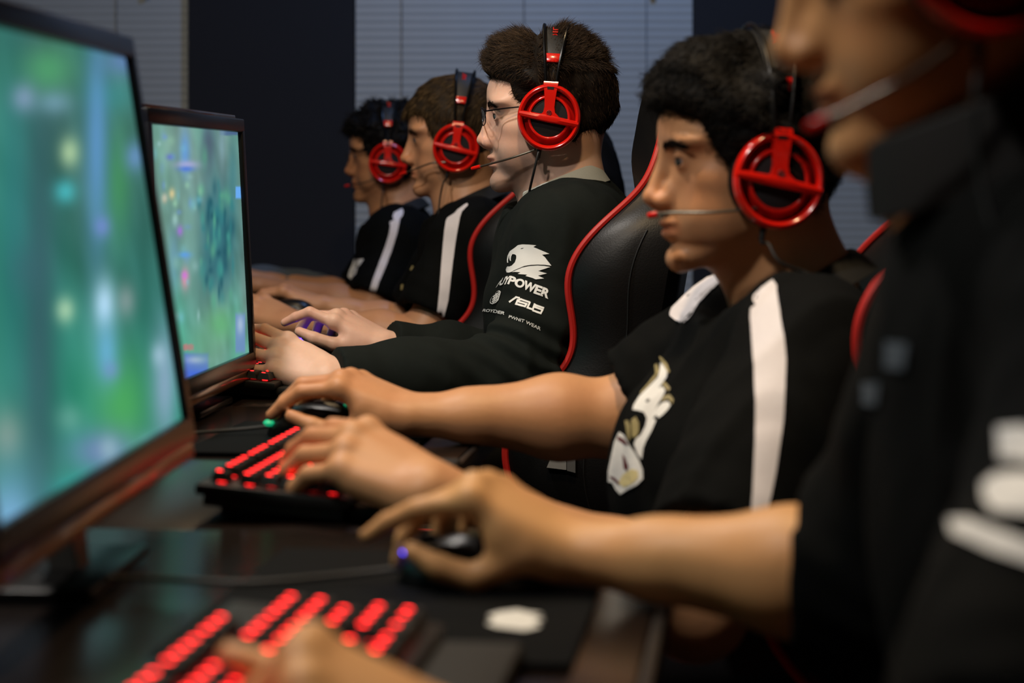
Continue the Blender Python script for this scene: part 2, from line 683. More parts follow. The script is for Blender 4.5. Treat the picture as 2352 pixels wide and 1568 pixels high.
def monitor(label, far_bottom, yaw, tilt, w, h, base, blobs, res, nscale, seed):
    yaw, tilt = math.radians(yaw), math.radians(tilt)
    t = Vector((math.sin(yaw), math.cos(yaw), 0))
    back = Vector((-math.cos(yaw), math.sin(yaw), 0))
    up = (Vector((0, 0, 1)) * math.cos(tilt) + back * math.sin(tilt))
    nr = t.cross(up)
    org = far_bottom - t * w
    foot = org + t * (w / 2 + 0.05) + back * 0.035
    root = empty('monitor', label, 'monitor', (foot.x, foot.y, DESK))
    R = Matrix((t, up, nr)).transposed().to_4x4()
    M = Matrix.Translation(org - Vector((foot.x, foot.y, DESK))) @ R
    bz, bt, bb = 0.016, 0.019, 0.022
    fr = MB()
    fr.box((w / 2, h - bt / 2, -0.004), (w, bt, 0.022), M, 0.002)
    fr.box((w / 2, bb / 2, -0.004), (w, bb, 0.022), M, 0.002)
    fr.box((bz / 2, h / 2, -0.004), (bz, h - 0.03, 0.022), M, 0.002)
    fr.box((w - bz / 2, h / 2, -0.004), (bz, h - 0.03, 0.022), M, 0.002)
    fr.build('bezel', M_BEZEL, root)
    MB().box((w / 2, -0.0075, -0.006), (w - 0.004, 0.015, 0.020), M, 0.003).build('lower_trim', M_CHIN, root)
    MB().box((w / 2, h + 0.003, -0.012), (w - 0.01, 0.006, 0.016), M, 0.002).build('upper_trim', M_TRIM, root)
    MB().box((w / 2, h / 2, -0.030), (w - 0.05, h - 0.05, 0.036), M, 0.008).build('back_shell', M_SHELL, root)
    # screen
    nu, nv = res
    u = np.linspace(bz - 0.001, w - bz + 0.001, nu)
    v = np.linspace(bb - 0.001, h - bt + 0.001, nv)
    U, V = np.meshgrid(u, v, indexing='ij')
    P = np.stack([U.ravel(), V.ravel(), np.zeros(U.size)], 1)
    Mn = np.array(M)
    PW = P @ Mn[:3, :3].T + Mn[:3, 3]
    ww = PW + np.array(foot[:2] + (DESK,)) if False else PW + np.array([foot.x, foot.y, DESK])
    px = 1176 + FPX * ww[:, 0] / ww[:, 1]
    py = HORIZON - FPX * (ww[:, 2] - CAM_Z) / ww[:, 1]
    # the game picture: soft patches of colour laid out over the panel
    C = np.tile(np.array(base, float), (len(P), 1))
    Q = np.stack([U.ravel() * nscale, V.ravel() * nscale, np.zeros(U.size)], 1)
    n1, n2, n3 = waves(Q, seed, 9), waves(Q, seed + 1, 22), waves(Q, seed + 2, 60)
    C += n1[:, None] * np.array([-14, 12, 4]) + n2[:, None] * np.array([8, 12, 10]) + n3[:, None] * np.array([7, 9, 10])
    for bx, by, rx, ry, col, al, sharp in blobs:
        q = ((px - bx) / rx) ** 2 + ((py - by) / ry) ** 2
        k = al * (np.exp(-q) if not sharp else 1 - sstep(0.7, 1.0, np.maximum(np.abs(px - bx) / rx, np.abs(py - by) / ry)))
        C = C * (1 - k[:, None]) + np.array(col, float) * k[:, None]
    C = np.clip(C, 0, 255) / 255.0
    C = np.where(C <= 0.04045, C / 12.92, ((C + 0.055) / 1.055) ** 2.4)
    fs = []
    ii = np.arange(nu * nv).reshape(nu, nv)
    fs = np.stack([ii[:-1, :-1].ravel(), ii[1:, :-1].ravel(), ii[1:, 1:].ravel(), ii[:-1, 1:].ravel()], 1)
    mesh_obj('screen', PW, fs, M_SCREEN, root, colors=C)
    # stand
    nz = org.z - DESK
    MB().box((-0.03, 0, 0.005), (0.13, 0.20, 0.010), Matrix.Rotation(-yaw, 4, 'Z'), 0.004).build('stand_base', M_BEZEL, root)
    nk = MB()
    nk.add([(-.018, -.016, .008), (.006, -.016, .008), (.006, .016, .008), (-.018, .016, .008), (-.030, -.034, nz + .03), (-.012, -.034, nz + .03), (-.012, .034, nz + .03), (-.030, .034, nz + .03)],
           [(0, 3, 2, 1), (4, 5, 6, 7), (0, 1, 5, 4), (1, 2, 6, 5), (2, 3, 7, 6), (3, 0, 4, 7)], Matrix.Rotation(-yaw, 4, 'Z'))
    nk.build('stand_neck', M_SILVER, root)
    return root


B1 = [(90, 700, 45, 620, (56, 86, 98), 0.75, 0), (30, 500, 40, 400, (40, 110, 120), 0.5, 0),
      (280, 930, 60, 110, (75, 170, 90), 0.85, 0), (270, 420, 30, 120, (75, 160, 90), 0.6, 0),
      (110, 160, 60, 60, (85, 175, 110), 0.7, 0), (260, 220, 60, 40, (60, 140, 140), 0.6, 0),
      (222, 330, 26, 260, (96, 150, 205), 0.85, 0), (285, 140, 50, 35, (100, 130, 185), 0.8, 0),
      (240, 700, 24, 60, (190, 228, 255), 0.95, 0), (245, 810, 26, 70, (110, 180, 225), 0.8, 0),
      (55, 225, 28, 32, (140, 160, 195), 0.8, 0), (125, 235, 40, 26, (125, 165, 190), 0.7, 0),
      (160, 350, 22, 34, (182, 214, 165), 0.9, 0), (150, 440, 24, 26, (80, 205, 215), 0.8, 0),
      (150, 712, 20, 28, (182, 218, 178), 0.9, 0), (235, 520, 18, 24, (120, 140, 215), 0.8, 0),
      (255, 850, 18, 20, (120, 145, 205), 0.7, 0), (290, 690, 22, 40, (175, 175, 180), 0.6, 0),
      (378, 880, 30, 150, (140, 168, 195), 0.9, 0), (365, 815, 16, 26, (175, 205, 225), 0.7, 0),
      (310, 360, 22, 34, (110, 150, 205), 0.8, 0), (15, 1000, 40, 60, (150, 160, 150), 0.7, 0),
      (235, 1035, 75, 50, (112, 132, 182), 0.9, 0), (250, 1030, 22, 26, (150, 185, 195), 0.8, 0),
      (235, 1120, 85, 26, (56, 190, 212), 0.85, 0), (345, 1035, 24, 28, (165, 205, 250), 0.95, 0),
      (25, 1210, 60, 130, (130, 180, 226), 0.9, 0), (160, 960, 30, 30, (130, 180, 170), 0.5, 0),
      (60, 620, 40, 60, (60, 100, 110), 0.5, 0)]
monitor('large blurred monitor at the left edge, nearest the camera, showing a green and blue game',
        W0(434, 1012, 1.95), 2.4, 9.0, 0.635, 0.362, (54, 122, 108), B1, (130, 80), 1.0, 3)
B2 = [(500, 520, 42, 120, (42, 105, 118), 0.85, 0), (478, 330, 20, 70, (78, 92, 112), 0.9, 0), (500, 600, 36, 70, (40, 96, 112), 0.6, 0),
      (535, 400, 12, 90, (60, 120, 130), 0.6, 0), (505, 745, 30, 40, (95, 180, 110), 0.7, 0), (440, 560, 18, 200, (125, 175, 165), 0.6, 0),
      (425, 350, 12, 50, (100, 155, 225), 0.8, 0), (430, 378, 28, 9, (170, 170, 215), 0.9, 0), (428, 388, 18, 6, (80, 120, 215), 0.9, 0),
      (391, 360, 9, 7, (80, 80, 215), 0.9, 0), (395, 445, 7, 12, (225, 205, 150), 0.9, 0), (378, 455, 6, 10, (235, 190, 150), 0.8, 0),
      (413, 530, 7, 12, (165, 115, 215), 0.9, 0), (424, 585, 14, 7, (90, 160, 235), 0.9, 0), (425, 640, 9, 24, (235, 150, 170), 0.8, 0),
      (424, 632, 7, 9, (205, 120, 215), 0.9, 0), (400, 600, 12, 70, (110, 160, 200), 0.5, 0), (548, 442, 8, 16, (105, 170, 240), 1.0, 1),
      (526, 303, 24, 9, (75, 100, 140), 0.9, 1), (552, 765, 13, 52, (108, 142, 190), 0.95, 1), (552, 745, 8, 22, (200, 215, 230), 0.6, 0),
      (451, 842, 32, 36, (84, 112, 205), 0.95, 1), (450, 826, 24, 9, (205, 205, 235), 0.7, 0), (452, 858, 28, 8, (60, 100, 225), 0.8, 0),
      (433, 797, 14, 8, (215, 110, 120), 0.8, 1), (470, 790, 40, 50, (105, 170, 135), 0.6, 0), (385, 330, 16, 40, (140, 180, 165), 0.6, 0),
      (470, 360, 8, 26, (90, 150, 130), 0.8, 0), (455, 300, 10, 60, (115, 165, 150), 0.6, 0), (510, 330, 8, 60, (130, 165, 175), 0.7, 0)]
rr = random.Random(5)
for i in range(70):      # leaves and small figures
    B2.append((rr.uniform(455, 535), rr.uniform(420, 690), rr.uniform(3, 8), rr.uniform(8, 24),
               rr.choice([(70, 150, 140), (50, 125, 130), (30, 80, 95), (90, 165, 135)]), rr.uniform(0.35, 0.75), 0))
for i in range(40):
    B2.append((rr.uniform(350, 470), rr.uniform(290, 780), rr.uniform(3, 9), rr.uniform(5, 16),
               rr.choice([(120, 190, 210), (150, 200, 170), (110, 150, 205), (160, 200, 200)]), rr.uniform(0.3, 0.7), 0))
monitor('monitor second from the camera showing a game map, slim black bezel',
        W0(579, 842, 3.10), 4.5, 3.0, 0.555, 0.350, (98, 156, 140), B2, (270, 160), 2.0, 9)
monitor('third monitor from the camera, hidden behind the second',
        E0[2] + NV * 0.46 + TV * 0.34 + Vector((0, 0, 0.80)), 6.0, 4.0, 0.555, 0.335, (108, 160, 160), [], (60, 40), 2.0, 19)  # unseen from the camera, put in mainly to light the third player

# ------------------------------------------------------------------ keyboards
U_ = 0.019
KEYMESH = {}


def key_mesh(wu, tall=1.0):
    if wu in KEYMESH:
        return KEYMESH[wu]
    w = wu * U_ - 0.0012
    d = U_ - 0.0012
    top, bot, z0, z1 = 0.0026, 0.0, 0.0022, 0.0105
    vs = [(sx * (w / 2 - bot), sy * (d / 2 - bot), z0) for sx, sy in ((-1, -1), (1, -1), (1, 1), (-1, 1))]
    vs += [(sx * (w / 2 - top), sy * (d / 2 - top) + 0.0006, z1) for sx, sy in ((-1, -1), (1, -1), (1, 1), (-1, 1))]
    fs = [(3, 2, 1, 0), (4, 5, 6, 7), (0, 1, 5, 4), (1, 2, 6, 5), (2, 3, 7, 6), (3, 0, 4, 7)]
    fm = [0] * 6
    n = len(vs)                       # glowing legend
    vs += [(0.0028 * math.cos(q * math.pi / 4), 0.0030 + 0.0028 * math.sin(q * math.pi / 4), z1 + 0.0002) for q in range(8)]
    fs.append(tuple(n + q for q in range(8)))
    fm.append(2)
    n = len(vs)                       # light under the cap
    vs += [(sx * 0.0024, sy * 0.0034, z) for z in (0.0003, z0 + 0.0002) for sx, sy in ((-1, -1), (1, -1), (1, 1), (-1, 1))]
    fs += [(n, n + 1, n + 5, n + 4), (n + 1, n + 2, n + 6, n + 5), (n + 2, n + 3, n + 7, n + 6), (n + 3, n, n + 4, n + 7)]
    fm += [1] * 4
    o = mesh_obj('key', vs, fs, None, None, smooth=False, mats=[M_KEY, M_LED, M_LEGEND], fmat=fm)
    me = o.data
    bpy.data.objects.remove(o)
    KEYMESH[wu] = me
    return me


ROWS = [  # (row offset in units from the front, [(x, width)...])
    (5.35, [(0, 1), (2, 1), (3, 1), (4, 1), (5, 1), (6.5, 1), (7.5, 1), (8.5, 1), (9.5, 1), (11, 1), (12, 1), (13, 1), (14, 1),
            (15.25, 1), (16.25, 1), (17.25, 1)]),
    (4.0, [(i, 1) for i in range(13)] + [(13, 2), (15.25, 1), (16.25, 1), (17.25, 1), (18.5, 1), (19.5, 1), (20.5, 1), (21.5, 1)]),
    (3.0, [(0, 1.5)] + [(1.5 + i, 1) for i in range(12)] + [(13.5, 1.5), (15.25, 1), (16.25, 1), (17.25, 1), (18.5, 1), (19.5, 1), (20.5, 1), (21.5, 1)]),
    (2.0, [(0, 1.75)] + [(1.75 + i, 1) for i in range(11)] + [(12.75, 2.25), (18.5, 1), (19.5, 1), (20.5, 1)]),
    (1.0, [(0, 2.25)] + [(2.25 + i, 1) for i in range(10)] + [(12.25, 2.75), (16.25, 1), (18.5, 1), (19.5, 1), (20.5, 1), (21.5, 1)]),
    (0.0, [(0, 1.25), (1.25, 1.25), (2.5, 1.25), (3.75, 6.25), (10, 1.25), (11.25, 1.25), (12.5, 1.25), (13.75, 1.25), (15.25, 1), (16.25, 1), (17.25, 1),
           (18.5, 2), (20.5, 1), (21.5, 1)])]


def keyboard(label, corner, yawd, units=22.5):
    """corner: right front corner of the key field"""
    a = math.radians(yawd)
    t = Vector((math.sin(a), math.cos(a), 0))
    n = Vector((-math.cos(a), math.sin(a), 0))
    R = Matrix((t, n, Vector((0, 0, 1)))).transposed()
    wid = units * U_
    root = empty('keyboard', label, 'keyboard', (corner.x, corner.y, DESK + 0.0015), R, 'red backlit keyboards')
    tilt = Matrix.Translation((0, 0, 0.012)) @ Matrix.Rotation(math.radians(5), 4, 'X')
    MB().box((-wid / 2, 3.2 * U_, 0.004), (wid + 0.018, 6.35 * U_ + 0.02, 0.010), tilt, 0.002).build('case', M_KEYB, root)
    MB().box((-wid / 2, 3.2 * U_, -0.006), (wid + 0.006, 6.35 * U_ + 0.006, 0.010), tilt).build('under_case', M_KEYB, root)
    MB().box((-wid / 2, -0.035, 0.007), (wid - 0.01, 0.055, 0.012), None, 0.004).build('wrist_rest', M_RUBBER, root)
    for sx in (-wid + 0.03, -0.03):
        MB().box((sx, 5.6 * U_, 0.004), (0.03, 0.012, 0.010)).build('foot', M_RUBBER, root)
    for ro, keys in ROWS:
        for x, wu in keys:
            if x + wu > units:
                continue
            o = bpy.data.objects.new('key', key_mesh(wu))
            COL.objects.link(o)
            o.parent = root
            o.matrix_local = tilt @ Matrix.Translation((-wid + (x + wu / 2) * U_, (ro + 0.5) * U_, 0.0092))
    return root


K1 = keyboard('red backlit keyboard nearest the camera, large and blurred', Vector((-0.054, 1.400, 0)), 6.5)
K2 = keyboard('red backlit keyboard beside the green-lit mouse', Vector((-0.114, 2.30, 0)), 6.5, 18.25)
K3 = keyboard('red backlit keyboard under the hands of the person with eyeglasses', Vector((-0.288, 3.38, 0)), 8.0, 18.25)

# ------------------------------------------------------------------ mice and pads


def mouse(label, pos, yawd, led, led_spots):
    a = math.radians(yawd)
    f = Vector((-math.cos(a), math.sin(a), 0))
    l = Vector((-math.sin(a), -math.cos(a), 0))
    R = Matrix((f, l, Vector((0, 0, 1)))).transposed()
    root = empty('mouse', label, 'computer mouse', (pos.x, pos.y, pos.z), R)
    xs = np.linspace(-1, 1, 19)
    vs, fs = [], []
    for x in xs:
        e = math.sqrt(max(1 - abs(x) ** 2.6, 0.0))
        hw = 0.033 * (e ** 0.8) * (1 - 0.10 * math.exp(-((x - 0.15) / 0.35) ** 2))
        hh = 0.0395 * (e ** 0.75) * (1 - 0.28 * sstep(0.0, 1.0, x))
        for q in range(13):
            b = math.pi * q / 12
            vs.append((x * 0.062, hw * math.cos(b) * (1 + 0.06 * math.sin(b)), 0.001 + hh * math.sin(b) ** 0.8))
    for i in range(len(xs) - 1):
        for q in range(12):
            p = i * 13 + q
            fs.append((p, p + 1, p + 14, p + 13))
        fs.append((i * 13, (i + 1) * 13, (i + 1) * 13 + 12, i * 13 + 12))
    MB().add(vs, fs).build('shell', M_MOUSE, root)
    MB().tube([(0.038, -0.0035, 0.0275), (0.038, 0.0035, 0.0275)], 0.010, 16).build('scroll_wheel', M_RUBBER, root)
    for s in (-1, 1):
        MB().box((0.034, s * 0.013, 0.0285), (0.045, 0.017, 0.004), Matrix.Rotation(math.radians(0), 4, 'X'), 0.0018).build('button', M_MOUSE, root)
        MB().box((0.0, s * 0.0305, 0.015), (0.05, 0.006, 0.014), None, 0.002).build('side_grip', M_RUBBER, root)
    for c, r in led_spots:
        lb = MB()
        lb.lathe([(0.0, r * 0.6), (r * 0.6, r * 0.5), (r, 0), (r * 0.6, -r * 0.5), (0.0, -r * 0.6)], 10, Matrix.Translation(c), axis='z')
        lb.build('light', led, root)
    cb = spline([(0.060, 0, 0.010), (0.10, 0.004, 0.006), (0.17, 0.03, 0.004), (0.26, 0.015, 0.004), (0.33, 0.03, 0.004)], 6)
    MB().tube(cb, 0.0022, 8).build('cable', M_CABLE, root)
    return root


def pad(label, centre, yawd, lx, ly, printed=False):
    a = math.radians(yawd)
    f = Vector((-math.cos(a), math.sin(a), 0))
    l = Vector((-math.sin(a), -math.cos(a), 0))
    R = Matrix((f, l, Vector((0, 0, 1)))).transposed()
    root = empty('mouse_pad', label, 'mouse pad', (centre.x, centre.y, DESK + 0.0003), R)
    MB().box((0, 0, 0.002), (lx, ly, 0.004), None, 0.0018).build('cloth', M_PAD, root)
    if printed:                      # the white winged mark in the near corner
        mb = MB()
        loops = [[(-.030, -.006), (-.022, .004), (-.012, .008), (.0, .006), (.012, .009), (.024, .006), (.033, .0), (.026, -.004),
                  (.020, -.010), (.014, -.006), (.004, -.011), (-.006, -.008), (-.016, -.011), (-.024, -.009)]]
        for lp in loops:
            mb.prism([(-0.083 + y * 2.0, 0.071 - x * 1.1) for x, y in lp], 0.0039, 0.0042)
        mb.build('print', M_PADPRINT, root, False)
    return root


pad('charcoal mouse pad with white winged print, nearest the camera', Vector((-0.075, 1.585, 0)), 6.3, 0.27, 0.40, True)
pad('dark mouse pad under the green-lit mouse', Vector((-0.225, 2.56, 0)), 6.3, 0.25, 0.30)
pad('dark mouse pad under the purple-lit mouse', Vector((-0.335, 3.58, 0)), 6.3, 0.25, 0.28)
ZP = DESK + 0.0045
mouse('black mouse with a blue light, nearest the camera', Vector((-0.024, 1.64, ZP)), 3, M_BLUELED, [((0.052, 0.013, 0.024), 0.0035), ((0.056, 0.004, 0.0235), 0.003)])
mouse('black mouse with green light strips', Vector((-0.226, 2.57, ZP)), 4, M_GREENLED, [((0.040, 0.0, 0.036), 0.006), ((0.056, 0.018, 0.016), 0.007), ((-0.035, 0.008, 0.037), 0.005)])
mouse('black mouse with purple light under the fingers', Vector((-0.302, 3.60, ZP)), 4, M_PURPLELED, [((0.030, 0.012, 0.034), 0.004), ((0.020, -0.012, 0.036), 0.004), ((0.045, 0.0, 0.033), 0.006)])
mouse('black mouse second from the far wall', Vector((-0.487, 4.76, DESK + 0.001)), 4, M_MOUSE, [])

# ------------------------------------------------------------------ chairs
PIPE = [(.002, 1.29), (.004, 1.24), (.008, 1.18), (.014, 1.115), (.02, 1.082), (.032, 1.04), (.047, 1.013), (.08, .986), (.116, .953), (.14, .919),
        (.149, .889), (.146, .859), (.138, .817), (.14, .781), (.155, .754), (.17, .742), (.205, .715), (.232, .68), (.24, .65),
        (.235, .60), (.2, .55), (.14, .50)]


def chair(label, dx, dy):
    """dx, dy: shift from the chair of the person with eyeglasses"""
    org = Vector((0.258 + dx, 3.395 + dy, 0))
    R = Matrix((NV, Vector((-TV.x, -TV.y, 0)), Vector((0, 0, 1)))).transposed()   # x forward, y left (to the camera), z up
    root = empty('gaming_chair', label, 'chair', (org.x, org.y, 0), R, 'black gaming chairs with red piping')
    zp = np.array([p[1] for p in PIPE])[::-1]
    up = np.array([p[0] for p in PIPE])[::-1]
    zz = np.linspace(0.47, 1.185, 52)
    ub = np.interp(zz, zp, up)
    hw = np.interp(zz, [0.47, 0.56, 0.62, 0.70, 0.80, 0.90, 0.97, 1.02, 1.06, 1.10, 1.14, 1.17, 1.185],
                   [0.23, 0.268, 0.275, 0.270, 0.266, 0.276, 0.268, 0.225, 0.190, 0.172, 0.162, 0.150, 0.13])
    ur = 0.010 - 0.168 * (zz - 0.77)
    uc = ur + np.interp(zz, [0.47, 0.6, 0.75, 1.0, 1.1, 1.17], [0.085, 0.11, 0.09, 0.08, 0.12, 0.10])
    uc = np.minimum(uc, ub + 0.042 * sstep(0.99, 1.05, zz))
    def soft(a):
        for _ in range(3):
            p_ = np.concatenate([a[:1], a, a[-1:]])
            a = p_[:-2] * .25 + p_[1:-1] * .5 + p_[2:] * .25
        return a
    ub, ur, uc = soft(ub), soft(ur), soft(uc)
    hw[:-3] = soft(hw)[:-3]
    vs, fs = [], []
    for z, b, h, r, c in zip(zz, ub, hw, ur, uc):
        row = [(r, 0), (r, h * 0.55), (r + 0.002, h - 0.028), (r + 0.018, h - 0.004), (r * 0.5 + b * 0.5, h + 0.006), (b - 0.022, h + 0.002), (b, h - 0.012),
               (b - 0.006, h - 0.035), (b * 0.55 + c * 0.45, h - 0.072), (c + 0.006, h - 0.115), (c, h * 0.25)]
        full = row + [(x, -y) for x, y in row[::-1][:-1]]
        for x, y in full:
            vs.append((x, y, z))
    m = len(full)
    for i in range(len(zz) - 1):
        for q in range(m):
            a, b_ = i * m + q, i * m + (q + 1) % m
            fs.append((a, a + m, b_ + m, b_))
    fs.append(tuple(range(m)))
    fs.append(tuple((len(zz) - 1) * m + q for q in range(m - 1, -1, -1)))
    MB().add(vs, fs).build('backrest', M_LEATHER, root)
    for s in (1, -1):
        pts = [(b + 0.003, s * (h - 0.011), z) for z, b, h in zip(zz, ub, hw)]
        MB().tube(spline(pts[1:-1], 2), 0.0052, 8).build('piping', M_PIPING, root)
        # seam on the bolster side
        sp = [(b * 0.45 + r * 0.55, s * (h + 0.0055), z) for z, b, h, r in zip(zz, ub, hw, ur)]
        MB().tube(sp[6:36], 0.0012, 6).build('seam', M_CABLE, root)
    # seat cushion
    vs, fs = [], []
    us = np.linspace(-0.02, 0.50, 16)
    for u in us:
        k = sstep(0.40, 0.50, u)
        zt = 0.485 - 0.03 * k
        bo = 0.045 * (1 - k)
        row = [(-0.265, 0.40), (-0.27, 0.45), (-0.262, zt + bo - 0.01), (-0.235, zt + bo), (-0.19, zt + 0.01), (-0.1, zt), (0, zt - 0.004), (0.1, zt),
               (0.19, zt + 0.01), (0.235, zt + bo), (0.262, zt + bo - 0.01), (0.27, 0.45), (0.265, 0.40)]
        for y, z in row:
            vs.append((u, y * (1 - 0.08 * k), z))
    m = 13
    for i in range(len(us) - 1):
        for q in range(m - 1):
            fs.append((i * m + q, i * m + q + 1, (i + 1) * m + q + 1, (i + 1) * m + q))
        fs.append((i * m + m - 1, i * m, (i + 1) * m, (i + 1) * m + m - 1))
    fs.append(tuple(range(m)))
    fs.append(tuple(15 * m + q for q in range(m - 1, -1, -1)))
    MB().add(vs, fs).build('seat', M_LEATHER, root)
    for s in (1, -1):
        MB().tube([(u, s * 0.258, 0.522 - 0.075 * sstep(0.40, 0.50, u)) for u in us], 0.005, 8).build('seat_piping', M_PIPING, root)
    for sgn in (1, -1):
        pl = [(.170, .641), (.150, .642), (.150, .619), (.178, .622)], [(.149, .642), (.137, .642), (.137, .615), (.149, .618)]
        for lp, m_ in zip(pl, (M_PANEL, M_SHELLG)):
            mq = MB()
            mq.prism(lp, .272, .288, Matrix(((1, 0, 0, 0), (0, 0, sgn, 0), (0, 1, 0, 0), (0, 0, 0, 1))))
            mq.build('hinge_cover', m_, root, False)
    MB().box((0.2, 0, 0.375), (0.3, 0.3, 0.05), None, 0.01).build('tilt_plate', M_STEEL, root)
    MB().tube([(0.2, 0, 0.09), (0.2, 0, 0.36)], 0.028, 14).build('gas_column', M_STEEL, root)
    for i in range(5):
        a = 2 * math.pi * i / 5 + 0.3
        e = Vector((0.2 + 0.31 * math.cos(a), 0.31 * math.sin(a), 0.075))
        leg = MB().tube([(0.2, 0, 0.115), (0.2 + 0.15 * math.cos(a), 0.15 * math.sin(a), 0.10), e], [0.03, 0.024, 0.018], 8).build('base_leg', M_STEEL, root)
        MB().tube([e + Vector((0, -0.02, -0.045)), e + Vector((0, 0.02, -0.045))], 0.029, 14).build('caster', M_RUBBER, leg)
    return root


chair('black chair with red piping behind the person with thin eyeglasses', 0, 0)
chair('black chair with red piping behind the person with curly dark hair', 0.25, -1.05)
chair('black chair with red piping behind the person in brown fringe', -0.163, 1.18)
chair('black chair with red piping nearest the far wall', -0.275, 2.13)
chair('black chair with red piping under the person nearest the camera', 0.40, -2.10)

# ------------------------------------------------------------------ people
ZT_ = np.array([-.125, -.118, -.110, -.100, -.093, -.085, -.078, -.072, -.066, -.060, -.053, -.045, -.035, -.020, -.005, .008, .020, .032, .045, .060, .080])
XF_ = np.array([.060, .074, .084, .0900, .0905, .0872, .0880, .0905, .0915, .0920, .0915, .0920, .0910, .0885, .0875, .0890, .0925, .0950, .0950, .0930, .085])
WF_ = np.array([.020, .028, .036, .0430, .0470, .0510, .0540, .0560, .0580, .0600, .0620, .0640, .0655, .0675, .0685, .0690, .0690, .0690, .0690, .0690, .067])


def head_shape(vol, o, R, c):
    """adds a head to the volume; o: midpoint between the ears, R: columns forward, left, up"""
    Rn = np.array(R)
    sc = c.get('scale', 1.0)

    def L(p):
        return np.array(o) + Rn @ (np.array(p, float) * sc)

    s, P = vol.block(np.array(o) - 0.175 * sc, np.array(o) + 0.175 * sc)
    q = [P[i] - np.float32(o[i]) for i in range(3)]
    x, y, z = [sum(q[i] * np.float32(Rn[i][j] / sc) for i in range(3)) for j in range(3)]
    zf = z.ravel()
    jaw = c.get('jaw', 0.0)
    a = np.interp(zf, ZT_, XF_ + np.where(ZT_ < -.08, jaw, 0)).astype(np.float32).reshape(z.shape)
    w = np.interp(zf, ZT_, WF_ * c.get('wide', 1.0)).astype(np.float32).reshape(z.shape)
    ab = np.where(x > 0, a, np.float32(0.055))
    p = np.float32(2.0)
    qn = (np.abs(x / ab) ** p + np.abs(y / w) ** p) ** (1 / p)
    d = (qn - 1) * np.minimum(ab, w) * np.float32(0.9)
    d = smax(d, (z - 0.07), np.float32(0.03))
    d = smax(d, ((-0.117 + (0.080 - x) * 0.62) - z) * np.float32(0.85), np.float32(0.016))
    # skull
    sx, sy, sz = x / np.float32(0.0935), y / np.float32(0.0750), (z - 0.034) / np.float32(0.0905)
    k0 = np.sqrt(sx * sx + sy * sy + sz * sz)
    k1 = np.sqrt((sx / 0.0935) ** 2 + (sy / 0.075) ** 2 + (sz / 0.0905) ** 2) + 1e-6
    d = smin(d, (k0 * (k0 - 1) / k1).astype(np.float32), np.float32(0.02))
    vol.D[s] = smin(vol.D[s], (d * sc).astype(np.float32), np.float32(0.02))

    def E(cn, r, k, op='add', rot=None):
        RR = Rn if rot is None else Rn @ np.array(rot)
        vol.ell(L(cn), [v * sc for v in r], RR, k, op)

    def Cn(a, b, ra, rb, k, op='add'):
        vol.cone(L(a), L(b), ra * sc, rb * sc, k, op)

    nl = c.get('nose', 0.0)
    for sgn in (1, -1):
        E((.070, sgn * .040, .026), (.020, .026, .009), .016)                # brow
        E((.099, sgn * .033, .006), (.017, .019, .012), .014, 'sub')        # socket
        E((.040, sgn * .049, -.014), (.030, .018, .016), .018)              # cheek bone
        E((.046, sgn * .040, -.050), (.026, .020, .030), .02)               # cheek
        Ce = (.0765, sgn * .031, .006)
        E(Ce, (.0138, .0145, .0128), .005)                                   # lids
        E((.0900, sgn * .034, .0035), (.009, .0125, .0036), .0012, 'sub')    # opening between the lids
        E((-.008, sgn * .076, -.002), (.017, .008, .030), .005)             # ear
        E((-.004, sgn * .083, -.002), (.009, .005, .016), .004, 'sub')
    Cn((.0915, 0, .016), (.1045 + nl, 0, -.028), .0062, .0082, .009)
    E((.1055 + nl, 0, -.033), (.0105, .0100, .0088), .006)
    for sgn in (1, -1):
        E((.0970 + nl * .6, sgn * .0125, -.037), (.0105, .0062, .0078), .005)
        E((.1030 + nl, sgn * .0062, -.0445), (.0055, .0028, .0040), .002, 'sub')
    for sgn in (1, -1):
        E((.0885, sgn * .0115, -.027), (.0085, .0075, .0110), .008)
    Cn((.103 + nl, 0, -.041), (.092, 0, -.046), .0045, .005, .005)
    E((.0900, 0, -.0592), (.0098, .0215, .0054), .0045)                       # lips
    E((.0870, 0, -.0712), (.0105, .0190, .0062), .0045)
    E((.1010, 0, -.0655), (.0100, .0235, .0013), .0018, 'sub')
    E((.0775, 0, -.098), (.0135, .019, .0125), .014)                          # chin
    return L


